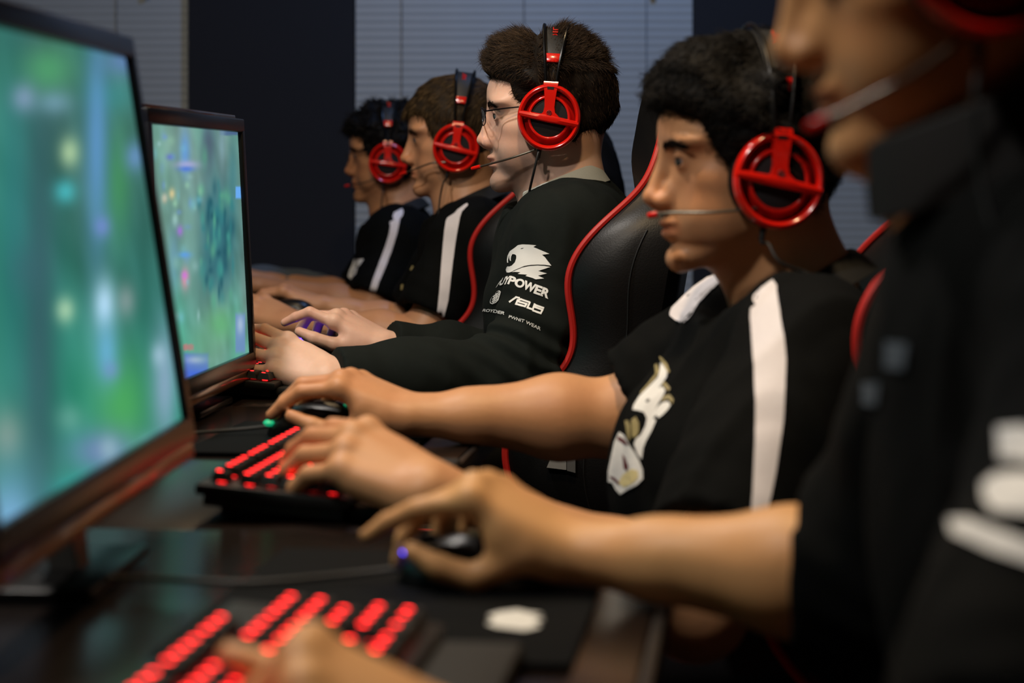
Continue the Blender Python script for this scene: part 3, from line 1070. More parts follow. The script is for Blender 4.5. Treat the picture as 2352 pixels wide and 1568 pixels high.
def head_colors(V, col, o, R, c, skin):
    Rn = np.array(R)
    sc = c.get('scale', 1.0)
    q = (V - np.array(o)) @ Rn / sc
    x, y, z = q[:, 0], q[:, 1], q[:, 2]
    near = (np.abs(x) < .14) & (np.abs(y) < .1) & (z > -.14) & (z < .15)
    sk = np.array(lin(skin))

    def blend(m, k, rgb):
        m = np.clip(m, 0, 1)[:, None] * k * near[:, None]
        col[:] = col * (1 - m) + np.array(rgb) * m

    g = lambda cx, cy, cz, rx, ry, rz: np.exp(-(((x - cx) / rx) ** 2 + ((np.abs(y) - cy) / ry) ** 2 + ((z - cz) / rz) ** 2))
    blend(g(.105, .004, -.035, .016, .018, .014), 0.45, sk * np.array([1.0, .70, .62]))
    blend(g(.075, .046, -.025, .03, .02, .018), 0.35, sk * np.array([1.02, .74, .66]))
    lip = np.exp(-((z + .0655) / .0085) ** 4) * np.exp(-(y / .024) ** 4) * (x > .08)
    blend(lip, 0.75, sk * np.array([.80, .46, .44]))
    blend(g(.09, .032, .006, .02, .018, .013), 0.5, sk * np.array([.60, .45, .43]))
    blend(g(.09, .033, .0065, .012, .014, .0028), 0.9, sk * np.array([.10, .08, .07]))
    if c.get('beard', 0):
        b = sstep(-.035, -.06, z) * (1 - sstep(-.115, -.14, z)) * sstep(-.01, .02, x)
        b2 = np.maximum(b, sstep(-.035, -.047, z) * (np.abs(y) < .03) * (x > .085))
        b2 = b2 * (1 - np.clip(lip * 1.3, 0, 1))
        spk = 0.9 + 0.1 * waves(q, 5, 160, 6)
        blend(b2 * spk, c['beard'], sk * np.array([.40, .42, .44]))
    return col


def strands(P, N, flow, length, width, seed, lift, curl=0.0, jitter=0.35, seg=3, sink=0.10):
    """tapered three-sided hair tufts rooted at P"""
    r = np.random.RandomState(seed)
    n = len(P)
    d = flow + r.normal(size=(n, 3)) * jitter
    d = d - (d * N).sum(1)[:, None] * N
    d /= np.linalg.norm(d, axis=1)[:, None] + 1e-9
    L = length * (0.65 + 0.7 * r.rand(n))
    side = np.cross(N, d)
    cph = r.rand(n) * 6.28
    rows = []
    p = P - N * 0.002
    dirv = d * (1 - lift[:, None]) + N * lift[:, None]
    dirv /= np.linalg.norm(dirv, axis=1)[:, None]
    for k in range(seg + 1):
        t = k / seg
        rows.append((p.copy(), width * (1 - t) ** 0.7 if k < seg else 0.0))
        ang = cph + t * 5.0
        st = dirv * (L / seg)[:, None] + (side * np.cos(ang)[:, None] + N * np.sin(ang)[:, None]) * (curl * L / seg)[:, None]
        p = p + st
        dirv = dirv * 0.93 - N * sink * (1 - curl) + d * 0.07
        dirv /= np.linalg.norm(dirv, axis=1)[:, None]
    V, F = [], []
    bn = N
    for p, w in rows[:-1]:
        for a in (0, 2.094, 4.189):
            V.append(p + (side * math.cos(a) + bn * math.sin(a)) * w)
    V.append(rows[-1][0])
    nv = 3 * seg + 1
    V = np.stack(V, 1).reshape(-1, 3)
    base = np.arange(n)[:, None] * nv
    for k in range(seg - 1):
        for a in range(3):
            b = (a + 1) % 3
            F.append(base + np.array([[k * 3 + a, k * 3 + b, k * 3 + 3 + b, k * 3 + 3 + a]]))
    T = []
    for a in range(3):
        b = (a + 1) % 3
        k = seg - 1
        T.append(base + np.array([[k * 3 + a, k * 3 + b, 3 * seg]]))
    return V, np.concatenate(F), np.concatenate(T), nv


def hair_obj(root, rootloc, o, R, c):
    Rn = np.array(R)
    sc = c.get('scale', 1.0)
    h = c['hair']
    st = h.get('res', 0.003)
    lo, hi = np.array(o) - 0.165 * sc, np.array(o) + 0.175 * sc
    vol = Vol(*[np.arange(lo[i], hi[i], st) for i in range(3)])
    head_shape(vol, o, R, dict(scale=sc, wide=c.get('wide', 1.0)))
    P = [vol.ax[0][:, None, None], vol.ax[1][None, :, None], vol.ax[2][None, None, :]]
    q = [P[i] - np.float32(o[i]) for i in range(3)]
    x, y, z = [sum(q[i] * np.float32(Rn[i][j] / sc) for i in range(3)) for j in range(3)]
    # thickness by angle in side view
    ph = np.degrees(np.arctan2(z - .034, x))
    ph = np.where(ph < -90, ph + 360, ph)
    ta, tv = zip(*h['thick'])
    th = np.interp(ph.ravel(), ta, tv).reshape(ph.shape)
    sd = pip([(a / 1000, b / 1000) for a, b in h['line']], x.ravel(), z.ravel()).reshape(x.shape)
    m = sstep(0.002, -0.012, sd)
    Vp = np.stack([x.ravel(), y.ravel(), z.ravel()], 1)
    nz = (waves(Vp, h['seed'], h.get('freq', 130), 8) * h.get('amp', 0.003)).reshape(x.shape)
    ydamp = 1 - 0.35 * sstep(0.035, 0.075, np.abs(y))
    t = (th * ydamp + nz) * m - 0.004 * (1 - m)
    vol.D = (vol.D - (t * sc).astype(np.float32))
    vol.D = np.maximum(vol.D, (sd * sc * 0.8).astype(np.float32) - 0.001)
    V, F = vol.mesh()
    N = vnormals(V, F)
    # tufts
    r = np.random.RandomState(h['seed'])
    qv = (V - np.array(o)) @ Rn / sc
    sdv = pip([(a / 1000, b / 1000) for a, b in h['line']], qv[:, 0], qv[:, 2])
    ok = np.nonzero((sdv < 0.004) & (qv[:, 1] > -0.06))[0]
    pick = r.choice(ok, h['n'], replace=True)
    Pp = V[pick] + r.normal(size=(len(pick), 3)) * 0.0012
    Np = N[pick]
    ql = qv[pick]
    fl = h['flow'](ql)
    flow = fl @ Rn.T
    lift = h['lift'](ql) * (0.6 + 0.8 * r.rand(len(pick)))
    lv = h['length'](ql)
    SV, SF, ST, nv = strands(Pp, Np, flow, lv, h.get('width', 0.0009), h['seed'] + 1, np.clip(lift, 0, 0.95), h.get('curl', 0), h.get('jitter', 0.35))
    base = np.array(lin(h['col']))
    hi_ = np.array(lin(h['col2']))
    cv = base * (0.55 + 0.25 * (waves(qv, h['seed'] + 3, 260)[:, None]))
    cv = np.clip(cv, base * 0.3, hi_)
    cs = base + (hi_ - base) * (r.rand(len(pick)) ** 1.6)[:, None]
    C = np.concatenate([cv, np.repeat(cs, nv, axis=0)])
    allV = np.concatenate([V, SV]) - np.array(rootloc)
    faces = F.tolist() + (SF + len(V)).tolist() + (ST + len(V)).tolist()
    return mesh_obj('hair', allV, faces, M_HAIR, root, colors=C)


def brow_obj(root, rootloc, o, R, c, bvh):
    Rn = np.array(R)
    sc = c.get('scale', 1.0)
    r = np.random.RandomState(11)
    for sgn in (1, -1):
        n = 420
        t = r.rand(n)
        P = np.stack([.0985 - .030 * t ** 1.7 + 0.0 * t, sgn * (.010 + .044 * t), .0200 + .0045 * np.sin(t * 2.6) - .003 * t + r.normal(size=n) * .0018], 1)
        N = np.stack([1 - .75 * t, sgn * (.25 + .75 * t), .25 + 0 * t], 1)
        N /= np.linalg.norm(N, axis=1)[:, None]
        fl = np.stack([-.5 * t, sgn * np.ones(n), .35 - .6 * t], 1)
        Pw = np.array(o) + (P * sc) @ Rn.T
        fwd = Vector(Rn[:, 0])
        Po = np.array(o) + (np.stack([np.full(n, .15), P[:, 1], P[:, 2]], 1) * sc) @ Rn.T
        hit = [bvh.ray_cast(Vector(q), -fwd) for q in Po]
        keep = [i for i, h in enumerate(hit) if h[0] is not None]
        Pw = np.array([hit[i][0] + hit[i][1] * .0024 for i in keep])
        N = np.array([hit[i][1] for i in keep]) @ Rn
        fl = fl[keep]
        n = len(keep)
        SV, SF, ST, nv = strands(Pw, N @ Rn.T, fl @ Rn.T, np.full(n, .008), 0.0005, 3, np.full(n, .10), 0, .12, sink=0.02)
        base = np.array(lin(c['hair']['col']))
        C = np.tile(base * 1.2, (len(SV), 1))
        mesh_obj('eyebrow', SV - np.array(rootloc), SF.tolist() + ST.tolist(), M_HAIR, root, colors=C)


def hand(vol, wrist, knuck, dorsal, side, curls, spread=(6, 1, -4, -9), thumb=None, sc=1.0):
    """side: +1 right hand, -1 left hand. curls: four (mcp, pip, dip) in degrees."""
    W_ = np.array(wrist, float)
    x = np.array(knuck, float) - W_
    x /= np.linalg.norm(x)
    z = np.array(dorsal, float)
    z = z - x * (z @ x)
    z /= np.linalg.norm(z)
    y = np.cross(z, x)

    def T(p):
        return W_ + (x * p[0] + y * p[1] * side + z * p[2]) * sc

    bx = [.088, .092, .086, .077]
    by = [.029, .0095, -.0105, -.0285]
    bz = [.002, .004, .002, -.003]
    ln = [(.043, .026, .021), (.047, .030, .022), (.044, .028, .022), (.034, .021, .019)]
    rd = [(.0098, .0088, .0080, .0066), (.0100, .0090, .0081, .0067), (.0096, .0086, .0078, .0064), (.0086, .0077, .0070, .0058)]
    tips = []
    for f in range(4):
        B = np.array([bx[f], by[f], bz[f]])
        vol.cone(T((0.004, by[f] * 0.55, 0.0)), T(B), .0155 * sc, .0112 * sc, .010)
    vol.cone(T((.02, -.018, -.006)), T((.062, -.026, -.008)), .014 * sc, .0125 * sc, .014)      # outer edge of the palm
    vol.cone(T((.018, .016, -.008)), T((.052, .030, -.010)), .017 * sc, .0135 * sc, .014)       # thumb muscle
    vol.cone(T((.04, .0, -.006)), T((.072, .0, -.006)), .014 * sc, .012 * sc, .016)
    for f in range(4):
        p = np.array([bx[f], by[f], bz[f]])
        a = 0.0
        sp = math.radians(spread[f])
        for j in range(3):
            a += math.radians(curls[f][j])
            dv = np.array([math.cos(a) * math.cos(sp), math.sin(sp), -math.sin(a)])
            e = p + dv * ln[f][j]
            vol.cone(T(p), T(e), rd[f][j] * sc, rd[f][j + 1] * sc, .006 if j == 0 else .003)
            if j == 0:
                vol.ell(T(p + np.array([0, 0, .003])), (.011 * sc,) * 3, None, .008)
            p = e
        tips.append(T(p))
    th = thumb or [(.046, 34, -24), (.034, 18, -14), (.026, 8, -8)]
    p = np.array([.030, .026, -.012])
    rr_ = [.0145, .0112, .0102, .0078]
    for j, (l, out, up) in enumerate(th):
        o_, u_ = math.radians(out), math.radians(up)
        dv = np.array([math.cos(o_) * math.cos(u_), math.sin(o_) * math.cos(u_), math.sin(u_)])
        e = p + dv * l
        vol.cone(T(p), T(e), rr_[j] * sc, rr_[j + 1] * sc, .010 if j == 0 else .004)
        p = e
    tips.append(T(p))
    return tips, (x, y * side, z)


def arm(vol, S, E, Wr, r=(.050, .042, .044, .0275), flat_up=None):
    S, E, Wr = [np.array(v, float) for v in (S, E, Wr)]
    vol.cone(S, E, r[0], r[1], .02)
    m = E + (Wr - E) * 0.30
    vol.cone(E, m, r[1] * .98, r[2], .02)
    m2 = E + (Wr - E) * 0.72
    vol.cone(m, m2, r[2], r[3] * 1.12, .02)
    fl = None
    if flat_up is not None:
        f = np.array(flat_up, float)
        f /= np.linalg.norm(f)
        fl = (f, 1.22)
    vol.cone(m2, Wr + (Wr - E) * 0.02, r[3] * 1.14, r[3] * 1.05, .02, flat=fl)


def frame(yaw, pitch=0.0, roll=0.0):
    """columns forward, left, up. yaw turns the face away from the camera, pitch looks down, roll tips the head to its left"""
    y = math.radians(yaw)
    f = Vector((-math.cos(y), math.sin(y), 0))
    l = Vector((-math.sin(y), -math.cos(y), 0))
    u = Vector((0, 0, 1))
    q = Matrix.Rotation(math.radians(pitch), 3, l)
    f, u = q @ f, q @ u
    q = Matrix.Rotation(math.radians(roll), 3, f)
    l, u = q @ l, q @ u
    return Matrix((f, l, u)).transposed()


M_HAIR = mat('hair', (40, 30, 22), 0.62, spec=0.16, var=0.15, scale=400, attr='Col')
M_EYEW = mat('eye_white', (120, 116, 116), 0.15)
M_IRIS = mat('iris', (52, 40, 32), 0.12)
M_CLOTH = mat('black_jersey', (8, 10, 10), 0.85, spec=0.10, var=0.10, scale=90, bump=0.12, bscale=1400)
M_JACKET = mat('black_fleece_jacket', (24, 29, 27), 0.85, spec=0.12, var=0.12, scale=90, bump=0.15, bscale=1400, sheen=0.0)
M_TROUSER = mat('dark_trousers', (20, 21, 25), 0.8, var=0.12, scale=60)
M_SHOE = mat('dark_shoe', (22, 22, 22), 0.5)
M_STRIPE = mat('white_stripe_fabric', (232, 228, 232), 0.65, var=0.05, scale=200, bump=0.1, bscale=900)
M_PRINT = mat('white_print', (238, 240, 238), 0.6, var=0.03)
M_GOLD = mat('gold_print', (158, 146, 100), 0.6)
M_CREAM = mat('cream_print', (226, 214, 158), 0.6)
M_GARNET = mat('garnet_print', (96, 26, 34), 0.6)
M_PRINTG = mat('grey_print', (74, 84, 94), 0.7)
M_COLLAR = mat('grey_collar_knit', (178, 184, 180), 0.8, var=0.06, scale=300, bump=0.15, bscale=900)
M_COLLARB = mat('black_collar_knit', (16, 17, 17), 0.8, var=0.1, scale=300)


def person(c):
    """builds body, hair, eyes, shirt, trousers and shoes of one seated person"""
    R = frame(*c['face'])
    cup = W(*c['cup'])
    sc = c.get('scale', 1.0)
    Rn = np.array(R)
    o = Vector(np.array(cup) - Rn @ (np.array(c.get('cupoff', (0.0, .094, 0.0))) * sc))
    B = np.array(frame(c['yaw'], 0))          # trunk directions
    fw, lf = B[:, 0], B[:, 1]
    J = {k: np.array(W(*v)) for k, v in c['joints'].items()}
    pel = J['pelvis']
    rootloc = Vector((pel[0], pel[1], 0.0))
    root = empty('person', c['label'], 'person', rootloc)
    M_SK = mat('skin_' + c['tone'], c['skin'], 0.47, spec=0.4, var=0.05, scale=160, sss=0.22 if c['tone'] == 'fair' else 0.0, attr='Col', bump=0.08, bscale=900)
    pts = np.array([v for v in J.values()] + [np.array(o)])
    lo = pts.min(0) - 0.13
    hi = pts.max(0) + 0.13
    hands = c['hands']
    for h in hands.values():
        for key in ('wrist', 'knuckle'):
            p = np.array(W(*h[key]))
            lo = np.minimum(lo, p - 0.16)
            hi = np.maximum(hi, p + 0.10)
    hi[2] = max(hi[2], o.z + 0.16)
    hi[1] = max(hi[1], o.y + 0.12)
    lo[1] = min(lo[1], o.y - 0.12)
    lo[0] = min(lo[0], o.x - 0.16)
    hi[0] = max(hi[0], o.x + 0.14)
    h_, hf = c.get('res', (0.004, 0.004))
    fx = [(o.x - .14, o.x + .11)]
    fy = [(o.y - .10, o.y + .10)]
    fz = [(o.z - .14, o.z + .14)]
    for h in hands.values():
        p = (np.array(W(*h['wrist'])) + np.array(W(*h['knuckle']))) / 2
        k = np.array(W(*h['knuckle']))
        fx.append((min(p[0], k[0]) - .10, p[0] + .05))
        fy.append((p[1] - .06, p[1] + .06))
        fz.append((p[2] - .04, p[2] + .06))
    vol = Vol(axis_grid(lo[0], hi[0], h_, fx, hf), axis_grid(lo[1], hi[1], h_, fy, hf), axis_grid(max(lo[2], 0.5), hi[2], h_, fz, hf))
    # --- skin
    L = head_shape(vol, o, R, c)
    nb = J['neck']
    vol.cone(L((-.022, 0, -.03)), nb + np.array([0, 0, .01]), .054 * sc, .058 * sc, .03)
    vol.cone(L((.020, 0, -.085)), nb + fw * .035 + np.array([0, 0, -.01]), .030 * sc, .034 * sc, .03)
    tr = J['chest']
    vol.cone(nb, tr, .058, .085, .03)
    vol.cone(tr, pel + np.array([0, 0, .04]), .085, .085, .03)
    for s in ('L', 'R'):
        vol.cone(nb - np.array([0, 0, .03]), J['s' + s], .04, .045, .03)
        h = hands[s]
        kn, wr = np.array(W(*h['knuckle'])), np.array(W(*h['wrist']))
        ar = tuple(v * c.get('armk', 1.0) for v in (.047, .041, .0435, .0262))
        if c.get('sleeve', .8) > 1:
            ar = (.040, .034, .034, .0262)
        arm(vol, J['s' + s], J['e' + s], wr, ar, h.get('dorsal', (0, 0, 1)))
    for s in ('L', 'R'):
        h = hands[s]
        wr, kn = np.array(W(*h['wrist'])), np.array(W(*h['knuckle']))
        hand(vol, wr, kn, h.get('dorsal', (0, 0, 1)), 1 if s == 'R' else -1, h['curls'], h.get('spread', (6, 1, -4, -9)), h.get('thumb'), h.get('size', 1.0))
    V, F = vol.mesh()
    V = relax(V, F, 1, 0.35)
    sk = np.array(lin(c['skin']))
    col = np.tile(sk, (len(V), 1)) * (1 + 0.05 * waves(V, 8, 70)[:, None] * np.array([.4, 1, 1]))
    col = head_colors(V, col, o, R, c, c['skin'])
    for s in ('L', 'R'):                     # redder knuckles and finger ends
        h = hands[s]
        kn, wr = np.array(W(*h['knuckle'])), np.array(W(*h['wrist']))
        dd = (V - wr) @ ((kn - wr) / np.linalg.norm(kn - wr))
        dist = np.linalg.norm(V - kn, axis=1)
        m = (sstep(.09, .16, dd) * (dist < .13))[:, None] * .35
        col = col * (1 - m) + sk * np.array([1.0, .72, .66]) * m
    mesh_obj('body', V - np.array(rootloc), F, M_SK, root, colors=np.clip(col, 0.001, 1))
    del vol
    hair_obj(root, rootloc, o, R, c)
    near = (np.linalg.norm(V - np.array(L((.08, 0, .02))), axis=1) < .11)
    Fh = F[near[F].all(1)]
    brow_obj(root, rootloc, o, R, c, BVHTree.FromPolygons([tuple(v) for v in V.tolist()], Fh.tolist()))
    for sgn in (1, -1):
        ec = L((.0762, sgn * .031, .0055)) - np.array(rootloc)
        look = Rn @ np.array([1, sgn * 0.05, -0.12])
        look /= np.linalg.norm(look)
        q = Vector(look).to_track_quat('Z', 'Y').to_matrix().to_4x4()
        rr_ = .0126 * sc
        prof = [(rr_ * math.sin(a), -rr_ * math.cos(a)) for a in np.linspace(0.02, math.pi - 0.68, 10)]
        eye = MB().lathe(prof, 18, Matrix.Translation(ec) @ q, axis='z').build('eye', M_EYEW, root)
        prof = [(rr_ * 1.01 * math.sin(a), -rr_ * 1.01 * math.cos(a)) for a in np.linspace(math.pi - 0.70, math.pi - 0.01, 6)]
        MB().lathe(prof, 18, Matrix.Translation(ec) @ q, axis='z').build('iris', M_IRIS, eye)
    # --- shirt
    st = c.get('shirt_res', 0.006)
    lo2, hi2 = pts.min(0) - 0.2, pts.max(0) + 0.2
    lo2[2] = pel[2] - 0.16
    hi2[2] = max(nb[2] + 0.14, J['sL'][2] + .1)
    for s in ('L', 'R'):
        p = np.array(W(*hands[s]['wrist']))
        if c.get('sleeve', 0.8) > 1:
            lo2 = np.minimum(lo2, p - 0.08)
    v2 = Vol(*[np.arange(lo2[i], hi2[i], st) for i in range(3)])
    spn = (tr - pel) / np.linalg.norm(tr - pel)
    Rt = np.stack([fw - spn * (fw @ spn), lf, spn], 1)
    Rt[:, 0] /= np.linalg.norm(Rt[:, 0])
    Rt[:, 1] = np.cross(Rt[:, 2], Rt[:, 0])
    bk = c.get('bulk', 1.0)
    v2.ell(tr - spn * 0.06, (c.get('chest_d', .118) * bk, .175 * bk, c.get('chest_h', .20)), Rt, .04)
    v2.ell(pel + spn * c.get('bellyz', 0.16) + fw * c.get('belly', 0.01), (.125 * bk, .165 * bk, c.get('belly_h', .19)), Rt, .06)
    v2.ell(pel + spn * 0.02, (.135 * bk, .175 * bk, .13), Rt, .05)
    mid = (J['sL'] + J['sR']) / 2
    hems = []
    for s in ('L', 'R'):
        v2.cone(J['s' + s], mid, .070 * bk, .085 * bk, .05)
        v2.cone(nb + (J['s' + s] - nb) * 0.12 - np.array([0, 0, .026]), J['s' + s] + np.array([0, 0, .002]), .056, .060, .035)
        sl = c['sleeve' + s] if ('sleeve' + s) in c else c.get('sleeve', 0.8)
        S_, E_ = J['s' + s], J['e' + s]
        r0, r1 = c.get('sleeve_r', (.072, .064))
        if sl <= 1:
            e = S_ + (E_ - S_) * sl
            v2.cone(S_, e, r0, r1, .03)
            ax = (E_ - S_) / np.linalg.norm(E_ - S_)
            if ('over' + s) in c:            # the sleeve reaches over the elbow
                wr = np.array(W(*hands[s]['wrist']))
                e = E_ + (wr - E_) * c['over' + s]
                v2.cone(E_, e, r1, r1 * .95, .03)
                ax = (wr - E_) / np.linalg.norm(wr - E_)
            hems.append(e)
            # cut the hem square and hollow it
            sb, Pb = v2.block(e - .13, e + .13)
            if sb is not None:
                qd = sum((Pb[i] - np.float32(e[i])) * np.float32(ax[i]) for i in range(3))
                rad = np.sqrt(np.maximum(sum((Pb[i] - np.float32(e[i])) ** 2 for i in range(3)) - qd * qd, 0))
                cut = np.where(rad < .11, qd, -1).astype(np.float32)
                v2.D[sb] = np.maximum(v2.D[sb], np.where(cut > -.03, cut, -1))
            v2.cone(e - ax * 0.012, e + ax * 0.05, r1 - .016, r1 - .014, .004, 'sub')
        else:
            wr = np.array(W(*hands[s]['wrist']))
            v2.cone(S_, E_, r0, r1, .03)
            v2.cone(E_, E_ + (wr - E_) * .55, r1, .050, .03)
            e = E_ + (wr - E_) * c.get('cuff', .93)
            hems.append(e)
            v2.cone(E_ + (wr - E_) * .5, e, .051, .043, .03)
            ax = (wr - E_) / np.linalg.norm(wr - E_)
            sb, Pb = v2.block(e - .12, e + .12)
            qd = sum((Pb[i] - np.float32(e[i])) * np.float32(ax[i]) for i in range(3))
            v2.D[sb] = np.maximum(v2.D[sb], np.where(qd > -.03, qd, -1).astype(np.float32))
    up = np.array(L((-.02, 0, -.05))) - nb
    up /= np.linalg.norm(up)
    if c.get('hole', True):
        v2.cone(nb - up * .030 + fw * .015, nb + up * .10 + fw * .035, .060, .125, .012, 'sub')
    SV, SF = v2.mesh()
    SV = relax(SV, SF, 2, 0.4)
    N = vnormals(SV, SF)
    fold = waves(SV, c['seed'] + 30, 26, 8) * .0055 + waves(SV, c['seed'] + 31, 70, 8) * .0013
    rid = 1 - np.abs(waves(SV * np.array([1, 1, .55]), c['seed'] + 32, 42, 6))
    fold += np.clip(rid - .55, 0, 1) * .008 * c.get('folds', 1.0)
    for s in ('L', 'R'):                     # gathered cloth round the elbow
        dE = np.linalg.norm(SV - J['e' + s], axis=1)
        ax = (J['e' + s] - J['s' + s])
        ax /= np.linalg.norm(ax)
        fold += np.exp(-(dE / .10) ** 2) * np.sin(((SV - J['e' + s]) @ ax) * 190 + 2 * waves(SV, 77, 30)) * .0062 * (1.0 if c.get('sleeve', .8) > 1 else 0.3)
    for e in hems:
        fold *= sstep(.045, .085, np.linalg.norm(SV - e, axis=1))
    SV = SV + N * fold[:, None]
    shirt = mesh_obj(c.get('top_name', 'shirt'), SV - np.array(rootloc), SF, c['cloth'], root)
    tris = [tuple(f) for f in SF.tolist()]
    bvh = BVHTree.FromPolygons([tuple(v) for v in SV.tolist()], tris)
    # --- trousers and shoes
    v3 = Vol(*[np.arange(a, b, .012) for a, b in ((pel[0] - .75, pel[0] + .25), (pel[1] - .36, pel[1] + .36), (0.0, pel[2] + .12))])
    hipz = 0.575
    v3.ell((pel[0], pel[1], hipz + .02), (.15, .17, .12), None, .05)
    shoes = []
    for sgn in (1, -1):
        hp_ = np.array([pel[0], pel[1], hipz]) + lf * sgn * .09
        kn = hp_ + fw * .42 + lf * sgn * .05 + np.array([0, 0, -.015])
        an = kn + fw * .06 + lf * sgn * .01
        an[2] = .10
        v3.cone(hp_, kn, .085, .066, .04)
        v3.cone(kn, an, .064, .050, .03)
        shoes.append(an)
    TV_, TF = v3.mesh()
    TV_ = relax(TV_, TF, 2)
    mesh_obj('trousers', TV_ - np.array(rootloc), TF, M_TROUSER, root)
    for an in shoes:
        v4 = Vol(*[np.arange(a - .22, a + .22, .012) for a in an[:2]], np.arange(-.02, .16, .012))
        v4.cone(an + np.array([0, 0, -.055]), an + fw * .15 + np.array([0, 0, -.068]), .042, .036, .02)
        v4.cone(an + np.array([0, 0, .02]), an + np.array([0, 0, -.04]), .040, .042, .02)
        v4.D = np.maximum(v4.D, (0.003 - v4.ax[2])[None, None, :])
        a, b = v4.mesh()
        mesh_obj('shoe', relax(a, b, 1) - np.array(rootloc), b, M_SHOE, root)
    return dict(root=root, rootloc=rootloc, o=o, R=R, L=L, shirt=shirt, bvh=bvh, J=J, c=c, fw=fw, lf=lf, scale=sc)


def refine(bm, L):
    for _ in range(5):
        es = [e for e in bm.edges if e.calc_length() > L]
        if not es:
            break
        bmesh.ops.subdivide_edges(bm, edges=es, cuts=1)
        bmesh.ops.triangulate(bm, faces=[f for f in bm.faces if len(f.verts) > 3])


def drape(p, bm, name, material, off=0.0012, parent=None, label=None):
    """lays a flat print, given in frame positions, on the cloth it is printed on"""
    cam_o = Vector((0, 0, CAM_Z))
    dead = []
    for v in bm.verts:
        d = Vector(((v.co.x - 1176) / FPX, 1.0, (HORIZON - v.co.y) / FPX)).normalized()
        loc, nrm, idx, dist = p['bvh'].ray_cast(cam_o, d)
        if loc is None:
            dead.append(v)
            continue
        if nrm.dot(d) > 0:
            nrm = -nrm
        v.co = loc + nrm * off - p['rootloc']
    if dead:
        bmesh.ops.delete(bm, geom=dead, context='VERTS')
    me = bpy.data.meshes.new(name)
    bmesh.ops.recalc_face_normals(bm, faces=bm.faces)
    bm.to_mesh(me)
    bm.free()
    me.materials.append(material)
    me.polygons.foreach_set('use_smooth', [True] * len(me.polygons))
    ob = bpy.data.objects.new(name, me)
    COL.objects.link(ob)
    ob.parent = parent or p['shirt']
    if label:
        ob['label'] = label
    return ob


def print_loops(p, name, loops, material, L=8.0, off=0.0012, parent=None, label=None):
    bm = bmesh.new()
    for lp in loops:
        vs = [bm.verts.new((x, y, 0)) for x, y in lp]
        for i in range(len(vs)):
            bm.edges.new((vs[i], vs[(i + 1) % len(vs)]))
    bmesh.ops.triangle_fill(bm, use_beauty=True, use_dissolve=False, edges=bm.edges[:])
    refine(bm, L)
    return drape(p, bm, name, material, off, parent, label)


def text_bm(text, bold):
    cu = bpy.data.curves.new('lettering', 'FONT')
    cu.body = text
    cu.offset = bold
    ob = bpy.data.objects.new('lettering', cu)
    COL.objects.link(ob)
    dg = bpy.context.evaluated_depsgraph_get()
    me = bpy.data.meshes.new_from_object(ob.evaluated_get(dg))
    bpy.data.objects.remove(ob)
    bm = bmesh.new()
    bm.from_mesh(me)
    bpy.data.meshes.remove(me)
    bmesh.ops.triangulate(bm, faces=bm.faces[:])
    return bm


def print_path_text(p, name, text, us, base, rise, material, bold=0.0):
    """text along a bent base line: us -> base points and rise vectors (frame positions)"""
    bm = text_bm(text, bold)
    refine(bm, 0.12)
    xs = [v.co.x for v in bm.verts]
    ys = [v.co.y for v in bm.verts]
    w, h, xm, ym = max(xs) - min(xs), max(ys) - min(ys), min(xs), min(ys)
    base, rise = np.array(base, float), np.array(rise, float)
    for v in bm.verts:
        u, k = (v.co.x - xm) / w, (v.co.y - ym) / h
        b = [np.interp(u, us, base[:, i]) + k * np.interp(u, us, rise[:, i]) for i in (0, 1)]
        v.co = Vector((b[0], b[1], 0))
    return drape(p, bm, name, material)


def strokes(lines, w):
    out = []
    for ln_ in lines:
        for (x0, y0), (x1, y1) in zip(ln_[:-1], ln_[1:]):
            d = math.hypot(x1 - x0, y1 - y0)
            ex, ey = (x1 - x0) / d * w / 2, (y1 - y0) / d * w / 2
            x0_, y0_, x1_, y1_ = x0 - ex, y0 - ey, x1 + ex, y1 + ey
            out.append([(x0_ - ey, y0_ + ex), (x1_ - ey, y1_ + ex), (x1_ + ey, y1_ - ex), (x0_ + ey, y0_ - ex)])
    return out


def print_strokes(p, name, lines, w, material, parent=None):
    bm = bmesh.new()
    for lp in strokes(lines, w):
        bm.faces.new([bm.verts.new((x, y, 0)) for x, y in lp])
    refine(bm, 8.0)
    return drape(p, bm, name, material, parent=parent)


# ------------------------------------------------------------------ headsets
M_RED = mat('glossy_red_plastic', (224, 28, 17), 0.20, spec=0.5, var=0.04, coat=0.5)
M_REDM = mat('red_plastic_inner', (190, 22, 15), 0.3, var=0.05)
M_MESHG = mat('speaker_mesh', (13, 13, 18), 0.8, var=0.3, scale=900, bump=0.3, bscale=2500)
M_EARPAD = mat('ear_pad_leather', (14, 14, 15), 0.5)
M_WIRE = mat('black_wire', (16, 16, 17), 0.3, metal=0.3)
M_BAND = mat('headband_leather', (26, 27, 27), 0.55, var=0.1, bump=0.1, bscale=700)
M_CHROME = mat('boom_chrome', (104, 100, 90), 0.38, metal=0.85)


